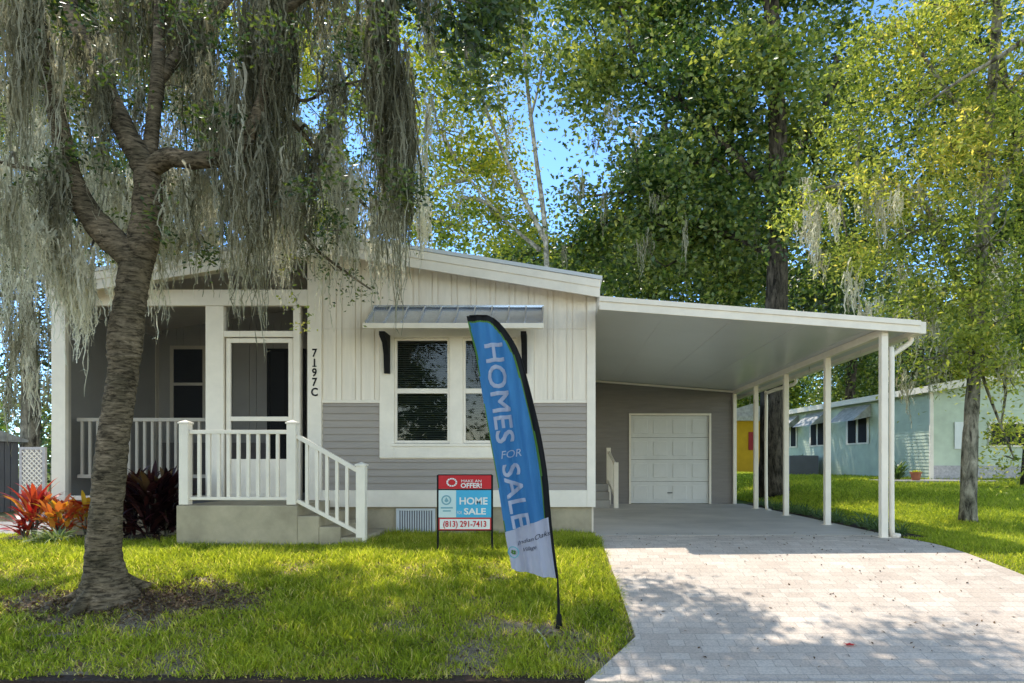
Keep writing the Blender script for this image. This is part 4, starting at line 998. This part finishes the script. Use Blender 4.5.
# far woodland belt as one mass
cl = []
for q in range(1500):
    a = rng.uniform(-.95,.95); Y = rng.uniform(55,85); cl.append((math.tan(a)*Y, Y, rng.uniform(.8,9)))
cl = np.array(cl); Cn = np.repeat(cl,26,0)+rng.normal(size=(len(cl)*26,3))*np.array([1.1,1.1,.8])
wd = leaves('woodland', Cn, .7, M['darkleaf'], None, np.clip(rng.normal(size=len(Cn))*.25+.4,0,1), .6); tag(wd, kind='stuff')
wd['label'] = 'distant belt of green woodland closing the view'; wd['category'] = 'woodland'

# ============================================================ NEIGHBOUR HOUSE
nb = thing('house', (13,26,1.1), 'mint green neighbour home with shed awnings and a pale roof', 'house')
Ax,Ay = PX(931,21.8),21.8; Bx,By = PX(776,33),33.0; gN = 1.1; eN = PZ(389,21.8)
def wp(t, z, o=0):   # along long wall, outward (to camera-left) offset
    dx, dy = Bx-Ax, By-Ay; L = math.hypot(dx,dy); nx, ny = -dy/L, dx/L
    return (Ax+dx*t+nx*o*1, Ay+dy*t+ny*o*1, z)
Wd = 8.0
mb = MB()
def lapwall(p, q, z0, z1, out, step=.11):
    z = z0
    while z < z1:
        t = min(z+step,z1); mb.quad((p[0]+out[0]*.014,p[1]+out[1]*.014,z),(q[0]+out[0]*.014,q[1]+out[1]*.014,z),(q[0],q[1],t),(p[0],p[1],t))
        mb.quad((p[0],p[1],z),(q[0],q[1],z),(q[0]+out[0]*.014,q[1]+out[1]*.014,z),(p[0]+out[0]*.014,p[1]+out[1]*.014,z)); z = t
o_ = Vector(wp(0,0,1))-Vector(wp(0,0,0))
lapwall((Bx,By),(Ax,Ay),gN+.0,eN,(o_.x,o_.y)); lapwall((Ax,Ay),(Ax+Wd,Ay),gN+.45,eN+.0,(0,-1))
rk = .19
mb.quad((Ax,Ay+.01,eN),(Ax+Wd,Ay+.01,eN),(Ax+Wd/2,Ay+.01,eN+rk*Wd/2))
mb.build('wall', M['mint'], nb)
mb = MB(); mb.box(Ax,Ax+Wd,Ay-.04,Ay+.1,gN-.1,gN+.45); mb.build('skirt', M['brickpale'], nb)
mb = MB()
def rp(t, u, z=0):   # t along depth, u across 0..1 over width
    x,y,_ = wp(t,0); zz = eN+.04+rk*Wd/2*(1-abs(2*u-1)); return (x-.35+(Wd+.7)*u, y, zz+z)
for u0,u1 in ((0,.5),(.5,1)):
    mb.quad(rp(-.04,u0),rp(-.04,u1),rp(1.0,u1),rp(1.0,u0)); mb.quad(rp(-.04,u0,-.12),rp(1,u0,-.12),rp(1,u1,-.12),rp(-.04,u1,-.12))
mb.build('roof', M['shingle'], nb)
mb = MB()
for u0,u1 in ((0,.5),(.5,1)): mb.quad(rp(-.042,u0,-.2),rp(-.042,u1,-.2),rp(-.042,u1,.04),rp(-.042,u0,.04))
mb.quad(rp(-.042,0,-.18),rp(-.042,0,.02),rp(1,0,.02),rp(1,0,-.18))
x,y,z = wp(0,0,0); mb.box(x-.06,x+.06,y-.06,y-.001,gN,eN)
mb.build('fascia', M['white'], nb)
def nwin(t0, t1, z0, z1):
    m = MB(); m.quad(wp(t0,z0,.035),wp(t1,z0,.035),wp(t1,z1,.035),wp(t0,z1,.035)); o = m.build('window', M['white'], nb)
    a = (t1-t0)*.1; m = MB(); m.quad(wp(t0+a,z0+.06,.045),wp((t0+t1)/2-a/2,z0+.06,.045),wp((t0+t1)/2-a/2,z1-.06,.045),wp(t0+a,z1-.06,.045))
    m.quad(wp((t0+t1)/2+a/2,z0+.06,.045),wp(t1-a,z0+.06,.045),wp(t1-a,z1-.06,.045),wp((t0+t1)/2+a/2,z1-.06,.045)); m.build('pane', M['dark'], o)
    m = MB(); m.quad(wp(t0-.01,z1-.25,.75),wp(t1+.01,z1-.25,.75),wp(t1+.01,z1+.35,.03),wp(t0-.01,z1+.35,.03))
    m.quad(wp(t0-.01,z1-.25,.75),wp(t0-.01,z1+.35,.03),wp(t0-.01,z1-.1,.03)); m.build('window_awning', M['vent2'], nb)
zt_ = eN-.55
nwin(.30,.44,zt_-1.1,zt_); nwin(.58,.70,zt_-1.1,zt_); nwin(.80,.92,zt_-1.1,zt_)
m = MB(); a0, a1 = PX(988,21.8), PX(1060,21.8); m.box(a0,a1,Ay-.06,Ay-.031,PZ(447,21.8),PZ(422,21.8)); o = m.build('window', M['white'], nb)
MB().box(a0+.07,a1-.07,Ay-.08,Ay-.061,PZ(445,21.8),PZ(424,21.8)).build('pane', M['dark'], o)
m = MB(); a0, a1 = PX(954,21.8), PX(968,21.8); m.box(a0,a1,Ay-.06,Ay-.031,PZ(449,21.8),PZ(422,21.8)); m.build('white_shutter', M['signwhite'], nb)
ac = thing('air_conditioner', wp(.62,gN,.9), 'grey box air-conditioning unit beside the mint house wall', 'air conditioner')
p = Vector(wp(.62,gN,.6)); m = MB(); m.box(p.x-.9,p.x+.3,p.y-.5,p.y+.5,gN-.02,gN+.85); m.build('cabinet', M['acgrey'], ac, bevel=.02)
m = MB()
for q in range(9): m.box(p.x-.86,p.x+.26,p.y-.515,p.y-.501,gN+.1+q*.08,gN+.13+q*.08)
m.build('grille', M['shedgrey'], ac)
m = MB(); m.lathe((p.x-.3,p.y,gN+.85),[(0,.012),(.3,.012),(.32,.0)],16); m.build('fan_cover', M['black'], ac)
pt = thing('potted_plant', P(916,479,20.5), 'terracotta pot of pale foliage on the paving near the mint house', 'potted plant')
p0 = (PX(916,20.5),20.5,gz(10.7,20.5)); m = MB(); m.lathe(p0,[(.1,0),(.15,.25),(.17,.25),(.17,.3),(.14,.3),(.13,.25),(0,.25)],18); m.build('pot', M['terracotta'], pt, smooth=False)
straps('foliage', (p0[0],p0[1],p0[2]+.25), 70, .16, .03, M['yelleaf'], pt, (.3,1), spread=.12)
tag(MB().box(PX(885,20.6)-.3,PX(990,20.6),20.0,21.7,1.0,1.112).build('patio', M['concrete']), kind='structure')
# yellow house far behind
yh = thing('house', (13,44,1.1), 'yellow house glimpsed between the rear carport posts', 'house')
Y0 = 42; m = MB(); m.box(PX(715,Y0),PX(785,Y0),Y0,Y0+9,1.0,PZ(421,Y0)); m.build('wall', M['yellow'], yh)
m = MB(); m.box(PX(712,Y0),PX(790,Y0),Y0-.4,Y0+9.4,PZ(421,Y0),PZ(416,Y0)); m.prism([(PX(712,Y0),PZ(416,Y0)),(PX(790,Y0),PZ(416,Y0)),(PX(751,Y0),PZ(404,Y0))],Y0-.2,Y0+9.2); m.build('roof', M['shingle'], yh)
m = MB(); m.box(PX(748.5,Y0),PX(753.5,Y0),Y0-.05,Y0-.002,PZ(450,Y0),PZ(432,Y0)); m.build('shutter', M['maroon'] if 0 else pbr('red_shutter',(.3,.02,.03)), yh)

# ============================================================ LEFT SIDE
sh = thing('garden_shed', (PX(0,13.4),13.6,.6), 'grey upright-panelled shed at the left edge behind the path', 'shed')
m = MB(); xa, xb = -14.5, -11.54; zt2 = PZ(441,13.9); m.box(xa,xb,13.4,14.6,.55,zt2)
m.build('wall', M['shedgrey'], sh)
m = MB(); y = 13.42
while y < 14.5: m.box(xb+.001,xb+.02,y,y+.13,.6,zt2-.02); y += .16
x = xa+.02
while x < xb-.1: m.box(x,x+.17,13.38,13.399,.6,zt2-.02); x += .2
m.build('cladding', M['shedgrey'], sh)
m = MB(); m.prismx([(13.25,zt2),(14.75,zt2),(14.75,zt2+.05),(14.0,zt2+.22),(13.25,zt2+.05)],xa-.1,xb+.1); m.build('roof', M['shingle'], sh)
m = MB(); m.box(xb+.021,xb+.05,14.0,14.05,1.25,1.5); m.build('handle', M['black'], sh)
gt = thing('lattice_fence', (PX(33,12.6),12.6,.6), 'white lattice fence panel between the grey shed and the porch', 'fence')
xa, xb = PX(20,12.6), PX(46,12.6); za, zb_ = .62, PZ(447,12.6)
m = MB(); frame(m, xa, xb, za, zb_, 12.62, .05, .05); m.box(xa+.05,xb-.05,12.6,12.61,za+.05,zb_-.05); m.build('panel', M['brickpale'], gt)
m = MB()
for q in range(-15,20):
    for s in (1,-1):
        x0 = xa+.05+q*.09; h = zb_-za-.1; pts = []
        a = (x0, za+.05); b = (x0+s*h, za+.05+h)
        lo_, hi_ = xa+.05, xb-.05
        t0, t1 = 0, 1
        f0 = (lo_-a[0])/(b[0]-a[0]); f1 = (hi_-a[0])/(b[0]-a[0]); t0 = max(0,min(f0,f1)); t1 = min(1,max(f0,f1))
        if t1-t0 > .03: m.bar((a[0]+(b[0]-a[0])*t0,12.585+(.006*s),a[1]+h*t0),(a[0]+(b[0]-a[0])*t1,12.585+.006*s,a[1]+h*t1),.012,.02)
m.build('lattice', M['white'], gt)
def plant(name, label, cat, loc, fol, group=None):
    t = thing(name, loc, label, cat, group)
    for f in fol: straps(*f[:1], (loc[0]+f[1][0],loc[1]+f[1][1],loc[2]+f[1][2]), *f[2:8], t, *f[8:]) if 0 else None
    return t
def pl(name, label, x, y, specs, cat='plant', group=None, stem=0, stemmat=None):
    z = gz(x,y)+.01; t = thing(name, (x,y,z), label, cat, group)
    for (nm,dx,dy,dz,n,L,W,mt,tone,el,sp_,rise,arch) in specs:
        straps(nm, (x+dx,y+dy,z+dz), n, L, W, M[mt], t, tone, el, sp_, rise, arch)
    if stem:
        m = MB()
        for q in range(4): a = q*1.7; m.tube([(x,y,z-.02),(x+.08*math.cos(a),y+.08*math.sin(a),z+stem)],[.016,.01],6)
        m.build('stem', M['barkgrey'], t)
    return t
pl('ti_plant','tall ti plant with bright red and pink upright leaves beside the porch corner', PX(34,8.95), 8.95, [('leaf',0,0,.2,46,.44,.065,'croton',(0,.62),(45,88),.14,.3,.9)], stem=.4)
pl('croton','low croton with yellow and orange leaves beside the red ti plant', PX(60,8.9), 8.9, [('leaf',0,0,.08,150,.22,.055,'croton',(.35,1),(15,80),.22,.34,.8)], stem=.3)
pl('croton','croton with red and yellow leaves half hidden behind the oak trunk', PX(84,8.95), 9.0, [('leaf',0,0,.1,60,.28,.07,'croton',(.2,.9),(20,80),.12,.35,.8)], stem=.3)
pl('croton','small pink-edged croton at the left end of the flower bed', PX(22,8.9), 8.95, [('leaf',0,0,.05,50,.36,.045,'croton',(0,.45),(15,60),.1,.2,.9)], stem=.2)
for px, y, L, lb in ((132,8.95,.5,'dark maroon cordyline nearest the oak trunk'),(150,8.8,.62,'tallest dark maroon cordyline in the middle of the bed'),(166,8.95,.52,'dark maroon cordyline against the landing wall')):
    pl('cordyline', lb, PX(px,y), y, [('leaf',0,0,.05,110,L,.055,'maroon',(0,.7),(10,80),.12,.55,1.0),('top_leaf',0,0,.55,24,.42,.07,'maroon',(.4,1),(50,85),.05,.1,.8)], stem=.6, group=None)
pl('liriope','clump of white-striped grassy leaves at the front of the bed', PX(56,8.5), 8.5, [('leaf',0,0,0,150,.36,.02,'lirio',(.2,1),(25,85),.1,0,1.7)])
pl('liriope','small striped grassy clump left of the larger one', PX(36,8.5), 8.55, [('leaf',0,0,0,80,.25,.016,'lirio',(.2,1),(25,85),.08,0,1.7)])
k = 0
proto = pl('border_grass','grassy green clump in the mulch strip beside the carport posts', 4.72, 9.4, [('leaf',0,0,0,70,.30,.014,'lirio',(0,.55),(30,85),.08,0,1.5)], group='grassy clumps along the carport edge')
leafp = [o for o in bpy.data.objects if o.parent == proto]
for q in range(17):
    c_ = proto.copy(); col.objects.link(c_); c_.location = (4.72+rng.uniform(-.1,.12), 9.8+q*.4+rng.uniform(-.08,.08), .62); c_.rotation_euler = (0,0,rng.uniform(0,6)); s_ = rng.uniform(.8,1.15); c_.scale = (s_,)*3
    for l in leafp: d_ = l.copy(); col.objects.link(d_); d_.parent = c_
pl('shrub','low dark shrub at the foot of the mint house long wall', PX(797,30), 30, [('leaf',0,0,0,160,.8,.12,'darkleaf',(.1,.7),(10,85),.3,.3,.8)])
pl('shrub','green shrub by the mint house corner', PX(889,22), 21.4, [('leaf',0,0,0,90,.4,.06,'darkleaf',(.1,.6),(30,88),.15,.35,.8)])

# ============================================================ LAWN
def blades(name, X, Y, h, w, tone, label, mat=None):
    n = len(X); Z = gzv(X, Y)
    base = np.stack([X,Y,Z-.005],1); az = rng.uniform(0,2*np.pi,n); lean = rng.uniform(.1,1.2,n)
    d = np.stack([np.cos(az)*lean, np.sin(az)*lean, np.ones(n)],1); d = unit(d)*h[:,None]
    d2 = np.stack([np.cos(az)*lean*2.2, np.sin(az)*lean*2.2, np.ones(n)*.7],1); d2 = unit(d2)*h[:,None]
    sa = rng.uniform(0,2*np.pi,n); s = np.stack([np.cos(sa),np.sin(sa),np.zeros(n)],1)*w[:,None]*.5
    m_ = base+d*.55; t_ = m_+d2*.5
    V = np.stack([base-s,base+s,m_+s*.9,m_-s*.9,t_],1).reshape(-1,3); b = np.arange(n)[:,None]*5
    f = (b+np.array([0,1,2,3,3,2,4])).ravel(); lt = np.tile([4,3],n)
    o = meshnp(name, V, f, lt, mat or M['grass'], None, np.repeat(tone,5)); tag(o, label, 'grass', kind='stuff'); return o
n0 = 400000
X = rng.uniform(-9.5,.68,n0); Y = rng.uniform(4.98,9.5,n0)
xe = np.where(Y>5.7, .5+(9.3-Y)/3.6*.15, .65-(5.7-Y)/.76*.45)
ok = (X < xe-.01+.045*nz(X,Y,9,3)+.03*rng.normal(size=n0).clip(-1,1))
ok &= ~((X>LX0-.02)&(X<PX(366,8.35))&(Y>LY0-.02))
ok &= ~((X<-4.95)&(Y>8.62))
tx, ty = PX(108,TY), TY
dt = np.hypot((X-tx-.25)/1.5, (Y-ty+.05)/.6)*(1+.45*nz(X,Y,4.3,6)+.25*nz(X,Y,11,2)); fx, fy = PX(560,FY)+.0, FY
dfl = np.hypot((X-fx+.0)/.95, (Y-fy+.2)/.6)*(1+.4*nz(X,Y,5.3,3))
dens = .84+.6*nz(X,Y,2.1,1.3)+.5*nz(X,Y,6.5,4)
dens = np.where(dt<1, dens*.6-.9*(1-dt)-.0, dens)
dens = np.where(dfl<1, dens-.55*(1-dfl), dens); dens = np.where(Y<5.35, dens-(5.35-Y)*2.4, dens)
dens = np.where(Y>7.6, dens+.4, dens)
ok &= rng.uniform(0,1,n0) < np.clip(dens,.04,1)
X = X[ok]; Y = Y[ok]; dd = np.clip(dens[ok],0,1); n = len(X)
tone = np.clip(.42+.14*rng.normal(size=n)+.14*nz(X,Y,3,9)+(1-dd)*.08,0,.82); br = rng.uniform(0,1,n) < (.04+.2*(1-dd)); tone[br] = rng.uniform(.85,1,br.sum())
blades('lawn_grass', X, Y, rng.uniform(.04,.115,n)*(.6+.5*dd)*(1+.5*nz(X,Y,4.1,8)), rng.uniform(.005,.011,n), tone, 'thick St Augustine lawn grass in front of the house')
# right lawn
n1 = 330000; Y = 8.0*np.exp(rng.uniform(0,1,n1)*math.log(42/7.0))-1.0; X = 4.5+rng.uniform(0,1,n1)**1.25*(Y*.85-2.8).clip(1.2)
ok = (X > np.where(Y>9,4.97,4.5+(9-Y)/1.9*.4+.02)); ok &= ~((X>PX(885,20.6)-.3)&(Y>20)&(Y<21.7)&(X<PX(990,20.6))); ok &= ~((Y>21.9)&(X>12.0-(Y-21.8)*.13)); ok &= rng.uniform(0,1,n1) < np.clip(.75+.4*nz(X,Y,1.5,2),.1,1)
X = X[ok]; Y = Y[ok]; n = len(X); sc_ = np.clip(Y/8.5,1,3.2)
tone = np.clip(.45+.14*rng.normal(size=n)+.15*nz(X,Y,1.2,5),0,.85)
blades('side_lawn_grass', X, Y, rng.uniform(.045,.085,n)*sc_**.5, rng.uniform(.006,.011,n)*sc_, tone, 'bright grass of the side lawn beyond the carport')
n2 = 14000; X = rng.uniform(-14,-7.4,n2); Y = rng.uniform(8.6,9.6,n2)
blades('side_lawn_grass', X, Y, rng.uniform(.04,.08,n2), rng.uniform(.006,.01,n2), np.clip(.5+.15*rng.normal(size=n2),0,.8), 'strip of grass at the left beside the path')
# litter
n3 = 7500; X = np.concatenate([rng.normal(tx+.3,.75,n3//2), rng.uniform(-8,.5,n3//2)]); Y = np.concatenate([rng.normal(ty,.3,n3//2), rng.uniform(5.02,8.2,n3//2)])
k_ = (X<.5)&(Y>5.02); X=X[k_]; Y=Y[k_]
o = leaves('lawn_litter', np.stack([X,Y,gzv(X,Y)+rng.uniform(.005,.03,len(X))],1), .045, M['deadleaf'], None, rng.uniform(0,1,len(X)), .5, 0, 2.5); tag(o,'dead brown leaves scattered over the front lawn','leaf litter',kind='stuff')
n4 = 330; Y = rng.uniform(5.1,9.6,n4); X = rng.uniform(.75,4.7,n4)
o = leaves('driveway_litter', np.stack([X,Y,gzv(np.zeros(n4),Y)+.036],1), rng.uniform(.012,.04,n4), M['deadleaf'], None, rng.uniform(0,.7,n4), .55, 0, 6); tag(o,'small dry leaves scattered on the pavers','leaf litter',kind='stuff')
lx, ly = PX(850,5.52), 5.52; lz = gz(0,ly)+.034
m = MB()
pts = [(.05,0),(.02,.02),(.015,.045),(-.01,.022),(-.045,.03),(-.03,0),(-.045,-.028),(-.01,-.02),(.015,-.045),(.02,-.018)]
for i in range(len(pts)):
    a = pts[i]; b = pts[(i+1)%len(pts)]; m.quad((lx,ly,lz+.004),(lx+a[0],ly+a[1],lz+.012),(lx+b[0],ly+b[1],lz+.012))
o = m.build('fallen_leaf', M['redleaf']); tag(o,'single red fallen leaf on the driveway pavers','leaf')
m = MB(); m.tube([(PX(537,5.8),5.85,gz(0,5.8)+.03),(PX(545,5.7),5.6,gz(0,5.6)+.05),(PX(549,5.6),5.45,gz(0,5.5)+.04)],.006,6); o = m.build('twig', M['barkpale']); tag(o,'dry twig lying in thin grass near the flag','twig')

# ============================================================ LIGHT, SKY, CAMERA
sd_ = Vector((-.32,.31,1)).normalized()
w_ = bpy.data.worlds.new('World'); sc.world = w_; w_.use_nodes = True; nt = w_.node_tree
bg = nt.nodes['Background']; sk = nt.nodes.new('ShaderNodeTexSky'); sk.sky_type = 'NISHITA'; sk.sun_disc = False
sk.sun_elevation = math.asin(sd_.z); sk.sun_rotation = math.atan2(sd_.x, sd_.y); sk.air_density = .75; sk.dust_density = .05; sk.ozone_density = 1.6
mxs = nt.nodes.new('ShaderNodeMix'); mxs.data_type='RGBA'; mxs.blend_type='MULTIPLY'; mxs.inputs[0].default_value=1; tcw = nt.nodes.new('ShaderNodeTexCoord'); spw = nt.nodes.new('ShaderNodeSeparateXYZ'); nt.links.new(tcw.outputs['Generated'], spw.inputs[0]); mrw = nt.nodes.new('ShaderNodeMapRange'); mrw.inputs['From Min'].default_value=-.25; mrw.inputs['From Max'].default_value=.55; nt.links.new(spw.outputs['Y'], mrw.inputs['Value']); tnt = nt.nodes.new('ShaderNodeMix'); tnt.data_type='RGBA'; tnt.inputs[6].default_value=(4.6,3.9,3.05,1); tnt.inputs[7].default_value=(1.75,2.3,2.75,1); nt.links.new(mrw.outputs[0], tnt.inputs[0]); mz = nt.nodes.new('ShaderNodeMapRange'); mz.inputs['From Min'].default_value=.42; mz.inputs['From Max'].default_value=.85; mz.inputs['To Min'].default_value=1.06; mz.inputs['To Max'].default_value=.38; nt.links.new(spw.outputs['Z'], mz.inputs['Value']); vm = nt.nodes.new('ShaderNodeVectorMath'); vm.operation='SCALE'; nt.links.new(tnt.outputs[2], vm.inputs[0]); nt.links.new(mz.outputs[0], vm.inputs['Scale']); nt.links.new(vm.outputs[0], mxs.inputs[7])  # sky tint shaped: warm and bright behind camera to fill facade, dim overhead
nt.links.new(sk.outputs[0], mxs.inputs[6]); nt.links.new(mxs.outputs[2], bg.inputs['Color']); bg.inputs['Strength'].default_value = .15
sun = bpy.data.lights.new('sun', 'SUN'); sun.energy = 5.0; sun.angle = R(.53); sun.color = (1,.94,.84)
so_ = bpy.data.objects.new('sun', sun); col.objects.link(so_); so_.rotation_euler = (-sd_).to_track_quat('-Z','Y').to_euler(); so_.location = (-8,8,20)
cam = bpy.data.cameras.new('camera'); cam.lens = 24; cam.sensor_width = 36; cam.shift_x = -46/1024; cam.shift_y = 122.5/1024; cam.clip_end = 1500; cam.clip_start = .05
co = bpy.data.objects.new('camera', cam); col.objects.link(co); co.location = (0,0,CAMZ); co.rotation_euler = (R(90),0,0); sc.camera = co
sc.view_settings.view_transform = 'Standard'; sc.view_settings.look = 'None'; sc.view_settings.exposure = 0
sc.cycles.max_bounces = 7; sc.cycles.diffuse_bounces = 4; sc.cycles.transparent_max_bounces = 12
